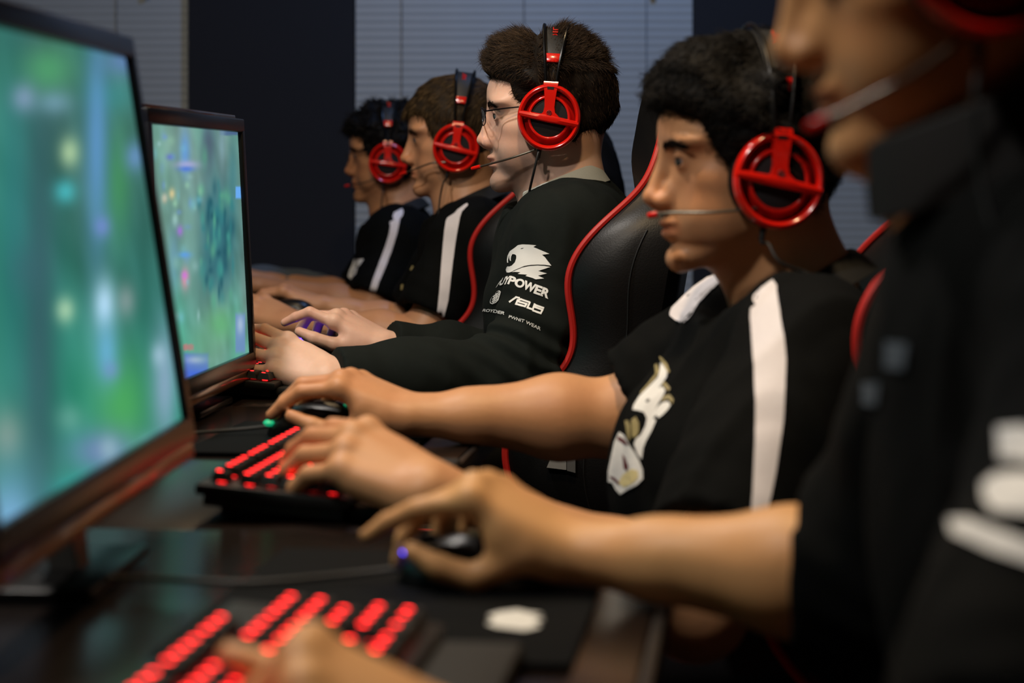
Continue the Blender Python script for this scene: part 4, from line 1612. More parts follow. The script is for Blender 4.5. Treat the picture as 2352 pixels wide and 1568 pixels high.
def headset(label, p, tilt, mic, cable, cupoff=None):
    """mic: points in head space (forward, left, up) from the cup to the mouth; cable: frame points below the cup"""
    c = p['c']
    o, R = p['o'], p['R']
    co = Vector(c.get('cupoff', (0.0, .094, 0.0)))
    Rh = R @ Matrix.Rotation(math.radians(tilt), 3, 'Y')
    loc = o + R @ (Vector((co.x, 0, co.z)) * p['scale'])
    root = empty('headset', label, 'headset', loc, Rh * 1.0, 'red gaming headsets')
    S = Matrix.Scale(p['scale'], 4)

    def add(mb, name, m, parent=root):
        mb.v = [tuple(S @ Vector(v)) for v in mb.v]
        return mb.build(name, m, parent)

    for s in (1, -1):
        MI = Matrix.Scale(s, 4, (0, 1, 0))
        T = MI @ Matrix.Translation((0, 0.094, 0))

        def ring(R0, r, y, n=40, m=12, sq=1.0):
            return [(R0 + r * math.cos(a), y + r * sq * math.sin(a)) for a in np.linspace(0, 2 * math.pi, m + 1)]
        cupo = add(MB().lathe(ring(.0438, .0043, -.001, sq=2.1), 48, T @ Matrix.Scale(1.06, 4, (0, 0, 1))), 'ear_cup', M_RED)
        add(MB().lathe(ring(.0395, .0095, -.019, sq=0.95), 36, T), 'ear_pad', M_EARPAD, cupo)
        add(MB().lathe([(.0415, -.011), (.0385, -.008), (.0345, -.0055), (.0315, -.001), (.0305, .000)], 48, T @ Matrix.Scale(1.05, 4, (0, 0, 1))), 'cup_wall', M_REDM, cupo)
        add(MB().lathe(ring(.0302, .0022, 0.0010, sq=1.1), 40, T @ Matrix.Scale(1.04, 4, (0, 0, 1))), 'inner_ring', M_RED, cupo)
        add(MB().lathe([(.0295, -.001), (.024, .0008), (.014, .0022), (.005, .0027), (.0, .0028)], 36, T @ Matrix.Scale(1.04, 4, (0, 0, 1))), 'speaker_mesh', M_MESHG, cupo)
        add(MB().lathe([(.0, -.022), (.037, -.021), (.040, -.009)], 36, T), 'cup_back', M_EARPAD, cupo)
        # T shaped yoke
        yo = MB()
        bar = Matrix.Rotation(math.radians(-8), 4, 'Y')
        sec = []
        for x in np.linspace(-.0455, .0455, 15):
            bulge = .0045 * (1 - (x / .046) ** 2)
            hh = .0058 - .0012 * (abs(x) / .046)
            for a in np.linspace(0, 2 * math.pi, 9)[:-1]:
                sec.append((x, .004 + bulge + .0048 * math.sin(a), hh * math.cos(a) - .002))
        fs = [(i * 8 + q, i * 8 + (q + 1) % 8, (i + 1) * 8 + (q + 1) % 8, (i + 1) * 8 + q) for i in range(14) for q in range(8)]
        fs += [tuple(range(8)), tuple(14 * 8 + q for q in range(8))]
        yo.add(sec, fs, T @ bar)
        zs = [-.004, .003, .008, .016, .028, .040, .050, .0545]
        ws = [.021, .0145, .0095, .0082, .0090, .0103, .0118, .0118]
        ysx = [.0085, .0085, .0080, .0075, .0072, .0070, .006, .004]
        vs = []
        for z, w_, y_ in zip(zs, ws, ysx):
            vs += [(-w_, y_ - .006, z), (-w_ + .001, y_ + .0008, z), (w_ - .001, y_ + .0008, z), (w_, y_ - .006, z)]
        fs = []
        for i in range(len(zs) - 1):
            for q in range(4):
                fs.append((i * 4 + q, i * 4 + (q + 1) % 4, (i + 1) * 4 + (q + 1) % 4, (i + 1) * 4 + q))
        fs += [(0, 1, 2, 3), tuple(28 + q for q in range(4))]
        yo.add(vs, fs, T)
        yoke = add(yo, 'yoke', M_RED)
        if s == 1:
            mb = MB()
            mb.box((0.0, .0075, .0445), (.010, .0012, .004), T)
            add(mb, 'slot', M_EARPAD, yoke)
            mb = MB()
            mb.tube([Vector((.0034 * math.cos(a), .0098, .007 + .0034 * math.sin(a))) for a in np.linspace(0, 2 * math.pi, 13)], .0006, 6, T)
            mb.tube([Vector((.0014 * math.cos(a), .0098, .007 + .0014 * math.sin(a))) for a in np.linspace(0, 2 * math.pi, 9)], .0006, 6, T)
            add(mb, 'emblem', M_GARNET, yoke)
    # head band: two wires and a hanging leather band
    ztop, ry = c.get('bandtop', 0.146), 0.096
    for sx in (-1, 1):
        pts = []
        for a in np.linspace(0, math.pi, 25):
            y = ry * math.cos(a)
            k = math.sin(a)
            pts.append((sx * (.0075 + .0115 * k), y, .050 + (ztop - .050) * k ** 0.9))
        add(MB().tube(pts, .0024, 8), 'headband_wire', M_WIRE)
    vs, fs = [], []
    n = 25
    for a in np.linspace(math.radians(22), math.radians(158), n):
        y = (ry - .006) * math.cos(a)
        z = .050 + (ztop - .056) * math.sin(a) ** 0.9
        w_ = .012 + .0085 * sstep(.3, 1.0, math.sin(a))
        ny, nz = math.cos(a), math.sin(a)
        for xx, dd in ((-w_, 0), (-w_ * .6, .0015), (w_ * .6, .0015), (w_, 0), (w_ * .6, -.0015), (-w_ * .6, -.0015)):
            vs.append((xx, y + ny * dd, z + nz * dd))
    for i in range(n - 1):
        for q in range(6):
            fs.append((i * 6 + q, i * 6 + (q + 1) % 6, (i + 1) * 6 + (q + 1) % 6, (i + 1) * 6 + q))
    fs += [tuple(range(6)), tuple((n - 1) * 6 + q for q in range(6))]
    band = add(MB().add(vs, fs), 'headband', M_BAND)
    for s in (1, -1):
        a = math.radians(24)
        y, z = (ry - .006) * math.cos(a), .050 + (ztop - .056) * math.sin(a) ** 0.9
        Mr = Matrix.Scale(s, 4, (0, 1, 0)) @ Matrix.Translation((0, y + .001, z)) @ Matrix.Rotation(math.radians(20), 4, 'X')
        add(MB().box((0, 0, 0), (.0265, .008, .0150), Mr, .002), 'band_clip', M_RED, band)
    a = math.radians(58)
    y, z = (ry - .006) * math.cos(a), .050 + (ztop - .056) * math.sin(a) ** 0.9
    Mr = Matrix.Translation((0, y + .0018, z + .001)) @ Matrix.Rotation(math.radians(58 - 90 + 58), 4, 'X')
    mb = MB()
    mb.tube([Vector((.004 * math.cos(t), 0, -.004 + .004 * math.sin(t))) for t in np.linspace(0, 6.283, 11)], .0011, 6, Mr)
    mb.tube([(-.004, 0, .004), (.004, 0, .004)], .0013, 6, Mr)
    mb.tube([(-.004, 0, .008), (.003, 0, .008), (.003, 0, .012)], .0012, 6, Mr)
    add(mb, 'band_print', M_RED, band)
    # microphone and cable, given in head space
    Ri = Rh.inverted() @ R
    off = Vector((co.x, 0, co.z)) * p['scale']
    mp = [Ri @ (Vector(q) * p['scale'] - off) for q in mic]
    sp = spline(mp, 8)
    nb = int(len(sp) * 0.80)
    MB().tube(sp[:nb + 1], .0017 * p['scale'], 8).build('microphone_boom', M_CHROME, root)
    MB().tube(sp[nb:], [.0032 * p['scale']] * (len(sp) - nb - 1) + [.0026 * p['scale']], 10).build('microphone', M_RED, root)
    wi = (Matrix.Translation(loc) @ Rh.to_4x4()).inverted()
    cp = [wi @ W(*q) for q in cable]
    st = S @ Vector((.012, .088, -.044))
    MB().tube(spline([st, st + Vector((.001, .001, -.02))] + cp, 6), .0019, 8).build('cable', M_CABLE, root)
    MB().tube([st + Vector((-.001, 0, .004)), st + Vector((.001, .001, -.018))], [.004, .003], 8).build('cable_boot', M_CABLE, root)
    return root


def collar(p, name, centre, rb, rt, h, pitch, material, gap=28, fwd=0.0, label=None):
    """a stand-up collar round the neck; pitch lowers its front"""
    fw, lf = Vector(p['fw']), Vector(p['lf'])
    q = Matrix.Rotation(math.radians(pitch), 3, lf)
    f, u = q @ fw, q @ Vector((0, 0, 1))
    C = W(*centre) - p['rootloc']
    vs, fs = [], []
    n = 48
    for i in range(n + 1):
        a = math.radians(gap + (360 - 2 * gap) * i / n)
        d = f * math.cos(a) + lf * math.sin(a)
        wob = 1 + 0.03 * math.sin(3 * a + 1)
        hh = h * (0.75 + 0.25 * (0.5 - 0.5 * math.cos(a)))
        for r, z in ((rb, 0), (rb + .004, .001), (rb * .45 + rt * .55 + .005, hh * .55), (rt + .004, hh - .002), (rt + .001, hh), (rt - .002, hh - .003), (rb * .45 + rt * .55 - .002, hh * .5), (rb - .004, 0)):
            vs.append(C + d * r * wob + u * z)
    m = 8
    for i in range(n):
        for k in range(m):
            fs.append((i * m + k, i * m + (k + 1) % m, (i + 1) * m + (k + 1) % m, (i + 1) * m + k))
    fs += [tuple(range(m)), tuple(n * m + k for k in range(m))]
    o = MB().add(vs, fs).build(name, material, p['shirt'])
    if label:
        o['label'] = label
    return o


M_RIM = mat('dark_metal_rim', (30, 30, 36), 0.25, metal=0.7)
M_LENS = mat('spectacle_lens', (225, 232, 240), 0.03, var=0.0, alpha=0.16, spec=0.8)


def eyeglasses(label, p):
    R, o = p['R'], p['o']
    root = empty('eyeglasses', label, 'eyeglasses', o, R * 1.0)
    S = p['scale']
    for s in (1, -1):
        def lp(a, k=1.0):
            yy = .033 + k * (.0255 * math.copysign(abs(math.cos(a)) ** .8, math.cos(a)))
            zz = .003 + k * (.0135 * math.copysign(abs(math.sin(a)) ** .8, math.sin(a)))
            xx = .1065 - 3.6 * (yy - .010) ** 2 + .12 * zz
            return Vector((xx * S, s * yy * S, zz * S))
        pts = [lp(a) for a in np.linspace(0, 2 * math.pi, 33)]
        MB().tube(pts, .0009, 6, cap=False).build('rim', M_RIM, root)
        vs = [lp(a, .98) for a in np.linspace(0, 2 * math.pi, 32, endpoint=False)] + [lp(0, 0.0)]
        mb = MB().add(vs, [(i, (i + 1) % 32, 32) for i in range(32)])
        mb.build('lens', M_LENS, root)
        hinge = lp(0.5)
        t = spline([hinge, hinge + Vector((-.006, s * .004, .001)), Vector((.060, s * .0745, .0155)) * S, Vector((.015, s * .0775, .018)) * S, Vector((-.012, s * .0785, .008)) * S], 6)
        MB().tube(t, .0011, 6).build('temple', M_RIM, root)
    MB().tube(spline([Vector((.1052, .0085, .004)) * S, Vector((.1075, 0, .0085)) * S, Vector((.1052, -.0085, .004)) * S], 6), .0009, 6).build('bridge', M_RIM, root)
    return root

# ------------------------------------------------------------------ the five players
HAIR3 = dict(seed=3, n=24000, jitter=.22, col=(34, 26, 20), col2=(84, 66, 48), freq=120, amp=.0025, res=.003, width=.00045,
             line=[(135, 74), (106, 64), (85, 59), (64, 52), (62, 38), (56, 24), (38, 12), (30, 0), (10, -30), (-31, -45), (-55, -70), (-75, -74), (-150, -60), (-150, 180), (135, 180)],
             thick=[(-90, .006), (15, .006), (32, .022), (45, .030), (60, .024), (76, .011), (90, .011), (100, .020), (115, .019), (135, .014), (160, .011), (190, .010), (215, .008), (270, .005)],
             flow=lambda q: np.where((q[:, 0] > .02)[:, None], np.stack([1.0 + 0 * q[:, 0], 0 * q[:, 0], .5 - (np.abs(q[:, 1]) > .05) * 1.1], 1),
                                     np.stack([-.55 + 0 * q[:, 0], 0 * q[:, 0], np.where(q[:, 2] > .09, .3, -1.0)], 1)),
             lift=lambda q: np.where(q[:, 2] > .075, .42, .12),
             length=lambda q: np.where(q[:, 2] > .08, .020, .013))

P3 = person(dict(
    label='person in a black long-sleeved jacket with white sleeve prints and thin eyeglasses', tone='fair', skin=(230, 186, 162), seed=3,
    cup=(1261, 270, 2.34), face=(3, 0, 0), yaw=6, beard=.78, res=(.0045, .0022), shirt_res=.0042,
    joints=dict(neck=(1300, 452, 2.43), chest=(1305, 610, 2.43), pelvis=(1360, 1010, 2.43), sL=(1318, 545, 2.285), sR=(1300, 540, 2.60),
                eL=(1185, 872, 2.22), eR=(1190, 860, 2.72)),
    hands=dict(L=dict(wrist=(758, 866, -3.08), knuckle=(650, 818, -3.10), dorsal=(-.2, -.55, .8),
                      size=.96, spread=(8, 2, -6, -14),
                      curls=[(6, 30, 12), (8, 30, 12), (10, 32, 14), (14, 34, 16)]),
               R=dict(wrist=(885, 792, 2.62), knuckle=(803, 745, 2.63), dorsal=(-.35, -.10, .9), thumb=[(.046, 30, -14), (.034, 12, -8), (.026, 4, -4)],
                      curls=[(4, 44, 6), (26, 58, 20), (40, 58, 28), (44, 56, 28)])),
    sleeve=2, cuff=.97, sleeve_r=(.074, .060), cloth=M_JACKET, top_name='jacket', bulk=1.0, hair=HAIR3))
headset('red headset on the person with thin eyeglasses, in sharp focus', P3, -3.5,
        [(.020, .088, -.048), (.055, .084, -.060), (.088, .068, -.069), (.120, .052, -.077)],
        [(1237, 350, 2.33), (1225, 400, 2.33), (1216, 440, 2.35), (1212, 475, 2.37)])
collar(P3, 'collar', (1288, 455, 2.43), .080, .069, .034, 19, M_COLLAR, gap=48, label='light grey knit collar')
eyeglasses('thin dark-rimmed eyeglasses on the person in focus', P3)

HAIR2 = dict(seed=12, n=14000, col=(8, 7, 6), col2=(27, 23, 18), freq=85, amp=.006, res=.0035, width=.0007, curl=.3, jitter=.35,
             line=[(150, 78), (108, 62), (92, 56), (70, 44), (60, 20), (46, 0), (30, -15), (10, -30), (-31, -50), (-55, -75), (-75, -80), (-150, -60), (-150, 190), (150, 190)],
             thick=[(-90, .008), (10, .010), (28, .028), (42, .034), (60, .026), (80, .018), (100, .020), (130, .018), (160, .018), (200, .014), (270, .006)],
             flow=lambda q: np.stack([np.where(q[:, 0] > 0, .7, -.7), 0 * q[:, 0], -.3 + 0 * q[:, 0]], 1),
             lift=lambda q: np.full(len(q), .16), length=lambda q: np.full(len(q), .018))
P2 = person(dict(
    label='person with curly dark hair in a black polo with white shoulder stripe and chest emblem', tone='olive', skin=(208, 152, 108), seed=2,
    cup=(1788, 415, 1.59), cupoff=(-.006, .094, -.018), face=(-8, 0, 2), yaw=3, jaw=-.008, beard=.22, res=(.0045, .003), nose=.002,
    joints=dict(neck=(1835, 680, 1.70), chest=(1835, 930, 1.70), pelvis=(1830, 1330, 1.68), sL=(1865, 825, 1.53), sR=(1730, 768, 1.87),
                eL=(1600, 1400, -2.0), eR=(1425, 960, 1.88)),
    hands=dict(L=dict(wrist=(990, 1128, -1.93), knuckle=(815, 1035, -1.96), dorsal=(-.15, -.35, .95), thumb=[(.044, 20, -40), (.032, 0, -20), (.026, -10, -10)],
                      curls=[(26, 28, 10), (28, 28, 12), (30, 30, 14), (30, 32, 14)]),
               R=dict(wrist=(950, 952, 1.86), knuckle=(815, 890, 1.87), dorsal=(-.25, -.15, .95), thumb=[(.048, 24, -36), (.034, 8, -8), (.026, 0, 0)],
                      curls=[(27, 30, 8), (30, 36, 14), (36, 38, 18), (38, 40, 20)])),
    sleeve=.80, sleeveR=.86, sleeve_r=(.080, .076), cloth=M_CLOTH, bulk=1.0, belly=.075, bellyz=.11, belly_h=.15, chest_d=.105, chest_h=.165, armk=1.08, folds=1.6, bandtop=.170, hair=HAIR2))
headset('red headset on the person with curly dark hair', P2, -4,
        [(.015, .088, -.046), (.06, .085, -.050), (.100, .066, -.050), (.122, .050, -.053)],
        [(1765, 560, 1.58), (1790, 600, 1.57), (1850, 625, 1.57), (1900, 650, 1.56)])
collar(P2, 'collar', (1848, 690, 1.70), .084, .070, .03, 25, M_COLLARB, gap=30)

HAIR4 = dict(seed=21, n=4500, col=(58, 46, 30), col2=(112, 90, 60), freq=90, amp=.0015, res=.004, width=.0010, jitter=.15,
             line=[(150, 52), (96, 50), (84, 54), (68, 50), (58, 20), (46, -6), (30, -20), (10, -30), (-31, -50), (-55, -75), (-75, -80), (-150, -60), (-150, 190), (150, 190)],
             thick=[(-90, .006), (10, .010), (30, .014), (60, .016), (90, .014), (130, .014), (170, .012), (200, .010), (270, .005)],
             flow=lambda q: np.stack([np.where(q[:, 2] > .07, .8, .3), 0 * q[:, 0], -.8 + 0 * q[:, 0]], 1),
             lift=lambda q: np.full(len(q), .06), length=lambda q: np.full(len(q), .024))
P4 = person(dict(
    label='person with straight brown fringe in a black polo shirt with white shoulder stripe and chest print', tone='light', skin=(204, 150, 112), seed=4,
    cup=(1047, 340, 3.18), face=(1, 2, 0), cupoff=(-.002, .094, -.016), yaw=6, res=(.005, .0038), shirt_res=.007, nose=.003,
    joints=dict(neck=(1075, 470, 3.27), chest=(1098, 620, 3.27), pelvis=(1120, 880, 3.27), sL=(1082, 545, 3.12), sR=(1075, 548, 3.45),
                eL=(965, 775, 3.06), eR=(930, 755, 3.50)),
    hands=dict(L=dict(wrist=(665, 738, 3.14), knuckle=(590, 705, 3.18), dorsal=(-.2, -.3, .9), curls=[(18, 30, 15)] * 4),
               R=dict(wrist=(742, 702, 3.48), knuckle=(680, 678, 3.49), dorsal=(-.3, 0, .95), curls=[(26, 30, 18), (28, 32, 18), (32, 36, 20), (34, 38, 22)])),
    sleeve=.80, sleeve_r=(.074, .070), cloth=M_CLOTH, bandtop=.165, chest_d=.105, chest_h=.165, hair=HAIR4))
headset('red headset on the person with straight brown fringe', P4, -8,
        [(.020, .088, -.044), (.05, .084, -.045), (.085, .068, -.056), (.118, .045, -.066)],
        [(1018, 420, 3.16), (1010, 460, 3.16), (1005, 520, 3.12)])
collar(P4, 'collar', (1080, 480, 3.27), .082, .068, .03, 22, M_COLLARB, gap=30)

HAIR5 = dict(seed=31, n=3500, col=(15, 13, 12), col2=(38, 33, 28), freq=170, amp=.006, res=.0045, width=.0014, curl=.8, jitter=.8,
             line=[(150, 60), (104, 56), (92, 54), (70, 44), (62, 14), (46, -10), (30, -25), (10, -40), (-31, -60), (-55, -85), (-75, -90), (-150, -80), (-150, 190), (150, 190)],
             thick=[(-90, .008), (10, .010), (28, .020), (42, .024), (60, .022), (90, .016), (130, .022), (160, .020), (200, .018), (270, .006)],
             flow=lambda q: np.stack([np.where(q[:, 0] > 0, .7, -.7), 0 * q[:, 0], -.3 + 0 * q[:, 0]], 1),
             lift=lambda q: np.full(len(q), .35), length=lambda q: np.full(len(q), .016))
P5 = person(dict(
    label='person nearest the far wall with dark hair and eyeglasses, in a black polo shirt', tone='mid', skin=(190, 136, 98), seed=5,
    cup=(891, 374, 3.86), face=(0, 2, 0), cupoff=(0, .094, -.016), yaw=6, beard=.2, res=(.006, .0045), shirt_res=.008,
    joints=dict(neck=(915, 490, 3.95), chest=(938, 622, 3.95), pelvis=(950, 830, 3.95), sL=(918, 548, 3.80), sR=(915, 552, 4.12),
                eL=(848, 712, 3.74), eR=(815, 690, 4.14)),
    hands=dict(L=dict(wrist=(600, 655, 3.84), knuckle=(540, 640, 3.87), dorsal=(0, 0, 1), curls=[(18, 30, 15)] * 4),
               R=dict(wrist=(625, 645, 4.10), knuckle=(570, 630, 4.1), dorsal=(0, 0, 1), curls=[(18, 30, 15)] * 4)),
    sleeve=.84, sleeve_r=(.072, .068), cloth=M_CLOTH, bandtop=.162, chest_d=.105, chest_h=.165, hair=HAIR5))
headset('dim red headset on the person nearest the far wall', P5, -2,
        [(.020, .088, -.044), (.05, .084, -.06), (.085, .068, -.066), (.112, .045, -.070)],
        [(880, 440, 3.84), (875, 480, 3.84), (870, 540, 3.8)])
collar(P5, 'collar', (920, 500, 3.95), .080, .068, .03, 22, M_COLLARB, gap=30)
eyeglasses('eyeglasses on the person nearest the far wall', P5)

HAIR1 = dict(HAIR3, seed=41, n=2500, res=.005, width=.0016)
P1 = person(dict(
    label='large blurred person nearest the camera, cut off by the right edge, in a black top', tone='warm', skin=(216, 162, 108), seed=1,
    cup=(2272, -125, .84), face=(0, 11, 0), yaw=6, beard=.18, res=(.006, .0045), shirt_res=.008, nose=.002,
    joints=dict(neck=(2310, 410, .93), chest=(2520, 850, .93), pelvis=(2620, 1900, .93), sL=(2660, 740, .77), sR=(2320, 700, 1.08),
                eL=(2320, 2080, .60), eR=(2055, 1335, 1.15)),
    hands=dict(L=dict(wrist=(1050, 1725, .74), knuckle=(750, 1590, .735), dorsal=(-.1, -.3, .95), curls=[(72, 38, 14), (72, 40, 14), (74, 42, 15), (74, 44, 16)]),
               R=dict(size=.94, wrist=(1318, 1266, 1.245), knuckle=(1150, 1160, 1.255), dorsal=(-.4, -.05, .9), thumb=[(.044, 30, -50), (.030, 14, -10), (.024, 2, 0)],
                      curls=[(40, 16, 8), (54, 34, 16), (62, 44, 22), (64, 46, 24)])),
    sleeve=.80, sleeveR=1.0, overR=.26, sleeve_r=(.078, .072), cloth=M_CLOTH, bulk=1.0, hole=False, hair=HAIR1))
headset('red headset at the top right corner, on the person nearest the camera', P1, -3,
        [(.02, .088, -.046), (.055, .086, -.062), (.085, .072, -.072), (.112, .055, -.080)],
        [(2240, 200, .83), (2250, 400, .82), (2300, 600, .80)])
collar(P1, 'collar', (2310, 425, .93), .084, .074, .06, 15, M_COLLARB, gap=22)

# ------------------------------------------------------------------ prints and stripes on the clothes


def zl(o, k, pts):
    return [(o[0] + x / k, o[1] + y / k) for x, y in pts]


A_ = lambda pts: zl((1100, 550), 7.128, pts)
head_loop = [(505, 215), (520, 190), (590, 140), (650, 92), (720, 80), (820, 82), (948, 94), (898, 122), (1000, 165), (1156, 234), (1040, 250), (1085, 290), (1140, 365), (1190, 430),
             (1080, 415), (960, 412), (850, 418), (750, 436), (660, 475), (590, 506), (540, 535), (500, 546), (465, 540), (452, 495), (465, 455), (490, 436), (500, 448), (550, 428), (600, 375), (622, 310),
             (622, 265), (600, 245), (560, 240), (542, 275), (535, 320), (538, 356), (518, 345), (508, 300), (515, 260), (500, 290), (490, 340), (492, 384), (474, 378), (470, 330), (482, 265)]
print_loops(P3, 'sleeve_print', [A_(head_loop), A_([(688, 156), (715, 140), (750, 138), (725, 152), (700, 158)])], M_PRINT, label='white snake head emblem')
print_loops(P3, 'sleeve_print', [A_([(548, 538), (620, 505), (720, 462), (830, 438), (960, 428), (1080, 434), (1172, 450), (975, 515), (1118, 555), (972, 592), (1070, 638), (935, 655), (880, 632), (768, 600),
                                     (800, 580), (642, 568), (690, 540), (600, 534)])], M_PRINT)
print_path_text(P3, 'sleeve_lettering', 'BUYPOWER', [0, .12, .25, .36, .47, .61, .80, .90, 1.0],
                A_([(285, 792), (340, 752), (415, 744), (478, 732), (615, 775), (745, 815), (905, 885), (1030, 930), (1135, 975)]),
                [(8, -13), (9, -18), (9, -20), (8, -19), (7, -19), (7, -19), (8, -20), (8, -20), (6, -21)], M_PRINT, bold=.045)
print_strokes(P3, 'sleeve_lettering', [A_(l) for l in (
    [(515, 1022), (615, 950), (660, 960)], [(825, 1030), (690, 985), (640, 1000), (615, 1060), (755, 1100), (780, 1060), (660, 1025)],
    [(832, 1040), (795, 1120), (880, 1150), (912, 1065)], [(1052, 1122), (935, 1082), (915, 1110), (1040, 1155), (1010, 1210), (890, 1168)])], 4.2, M_PRINT)
print_path_text(P3, 'sleeve_lettering', 'ROYDER', [0, .5, 1], A_([(66, 1175), (230, 1190), (425, 1235)]), [(3, -6), (3, -7), (3, -7)], M_PRINT, bold=.03)
print_path_text(P3, 'sleeve_lettering', 'PWNIT WEAR', [0, .5, 1], A_([(493, 1285), (740, 1365), (1005, 1490)]), [(2, -7), (2, -7.5), (2, -8)], M_PRINT, bold=.012)
ob_ = [(345, 830), (372, 850), (362, 890), (330, 990), (290, 1030), (230, 1056), (192, 1040), (190, 1010), (210, 960), (260, 900), (310, 845)]
ib_ = [(270 + (x - 278) * .80, 944 + (y - 944) * .86) for x, y in ob_]
print_loops(P3, 'sleeve_print', [A_(ob_), A_(ib_)], M_PRINT)
print_strokes(P3, 'sleeve_print', [A_(l) for l in ([(330, 870), (250, 930)], [(340, 890), (235, 975)], [(320, 930), (230, 1010)], [(310, 975), (240, 1025)], [(290, 885), (300, 960)], [(255, 930), (275, 1000)])], 2.2, M_PRINT)

B_ = lambda pts: zl((1300, 600), 2.45, pts)
C_ = lambda pts: zl((1380, 800), 4.478, pts)
print_loops(P2, 'shoulder_stripe', [B_([(1165, 110), (1185, 140), (1190, 180), (1205, 270), (1225, 400), (1238, 560), (1232, 720), (1222, 900), (1205, 1000), (1190, 1100), (1175, 1200), (1150, 1320),
            (1130, 1400), (1100, 1560), (1080, 1700), (1000, 1700), (1020, 1560), (1035, 1450), (1045, 1330), (1055, 1150), (1062, 1000), (1065, 800), (1060, 600), (1050, 420), (1040, 320), (1042, 270),
            (1070, 250), (1055, 225), (1065, 195), (1110, 150)])], M_STRIPE, 12, .002, label='wide white stripe from collar to sleeve')
print_loops(P2, 'shoulder_stripe', [B_([(590, 290), (600, 265), (650, 215), (720, 150), (800, 95), (880, 70), (905, 70), (930, 100), (895, 105), (860, 130), (800, 180), (750, 240), (700, 320), (670, 345),
                                        (620, 335), (590, 310)])], M_STRIPE, 12, .002)
print_loops(P2, 'chest_print', [C_([(625, 145), (660, 195), (690, 250), (685, 300), (640, 365), (600, 420), (640, 395), (668, 440), (640, 500), (590, 580), (560, 650), (590, 600), (640, 560), (700, 550), (725, 590),
                                    (690, 640), (640, 690), (600, 720), (575, 690), (545, 720), (575, 745), (530, 850), (470, 960), (445, 1030), (430, 1140), (385, 1090), (350, 985), (370, 930), (420, 890),
                                    (465, 800), (480, 720), (450, 660), (400, 645), (335, 635), (345, 590), (400, 500), (500, 400), (590, 310), (610, 240)]),
                                C_([(465, 555), (490, 525), (515, 530), (490, 560)])], M_PRINT, 8, .0014, label='white and gold chest emblem')
for lp in ([(605, 80), (640, 100), (690, 170), (718, 250), (700, 262), (670, 200), (625, 130)], [(560, 165), (595, 160), (605, 250), (560, 320), (470, 420), (420, 475), (410, 465), (500, 360), (570, 270)],
           [(640, 365), (665, 350), (720, 415), (705, 442), (680, 430)], [(625, 540), (660, 490), (715, 480), (755, 530), (745, 580), (725, 545), (690, 520), (650, 545)],
           [(260, 745), (290, 745), (315, 790), (310, 950), (295, 940), (280, 870)], [(325, 740), (370, 705), (400, 770), (400, 850), (380, 905), (330, 920)]):
    print_loops(P2, 'chest_print', [C_(lp)], M_GOLD, 8, .0016)
print_loops(P2, 'chest_print', [C_([(200, 860), (260, 900), (300, 990), (350, 1060), (400, 1150), (440, 1250), (440, 1340), (380, 1400), (290, 1450), (210, 1500), (165, 1450), (125, 1380), (85, 1370), (85, 1260), (115, 1120),
                                    (150, 960)])], M_PRINT, 8, .0014, label='white, garnet and gold lower emblem')
for lp in ([(190, 900), (260, 940), (295, 985), (285, 1000), (230, 970), (185, 940)], [(235, 1085), (265, 1120), (300, 1210), (280, 1260), (250, 1230)], [(110, 1310), (160, 1330), (210, 1380), (200, 1405), (150, 1360), (110, 1330)]):
    print_loops(P2, 'chest_print', [C_(lp)], M_GARNET, 8, .0018)
print_loops(P2, 'chest_print', [C_([(250, 1290), (330, 1240), (390, 1260), (395, 1330), (350, 1380), (260, 1430), (200, 1390), (215, 1340)])], M_CREAM, 8, .0018)

D_ = lambda pts: zl((760, 430), 4.239, pts)
print_loops(P4, 'shoulder_stripe', [D_([(1330, 160), (1337, 180), (1280, 240), (1262, 290), (1240, 400), (1215, 540), (1195, 680), (1175, 830), (1160, 950), (1140, 1100), (1110, 1220), (1085, 1350), (1075, 1455),
                                        (1035, 1455), (1030, 1350), (1035, 1200), (1050, 1050), (1065, 880), (1080, 720), (1095, 560), (1110, 420), (1125, 330), (1140, 300), (1210, 255), (1240, 220), (1300, 175)])], M_STRIPE, 10, .002)
print_loops(P5, 'shoulder_stripe', [D_([(690, 210), (705, 240), (695, 280), (670, 310), (665, 350), (640, 460), (590, 620), (530, 780), (470, 920), (430, 1040), (410, 1090), (410, 1150), (345, 1140), (350, 1090),
                                        (370, 1030), (410, 900), (470, 740), (530, 580), (570, 450), (580, 380), (575, 340), (615, 320), (605, 290), (615, 250)])], M_STRIPE, 10, .002)
print_loops(P5, 'chest_print', [D_([(230, 700), (325, 700), (300, 740), (265, 780), (250, 840), (200, 895), (170, 870), (185, 810), (215, 750)])], M_PRINT, 8, .0016)
E_ = lambda pts: zl((880, 580), 8.71, pts)
for lp, m in (([(165, 1060), (255, 1085), (180, 1330), (95, 1310)], M_CREAM), ([(70, 1330), (165, 1345), (150, 1385), (65, 1375)], M_PRINT), ([(210, 1000), (285, 1040), (265, 1065), (200, 1040)], M_PRINT),
              ([(370, 640), (415, 640), (395, 740), (360, 750)], M_GOLD), ([(590, 265), (620, 280), (575, 355), (545, 350)], M_GOLD)):
    print_loops(P4, 'chest_print', [E_(lp)], m, 8, .0016)

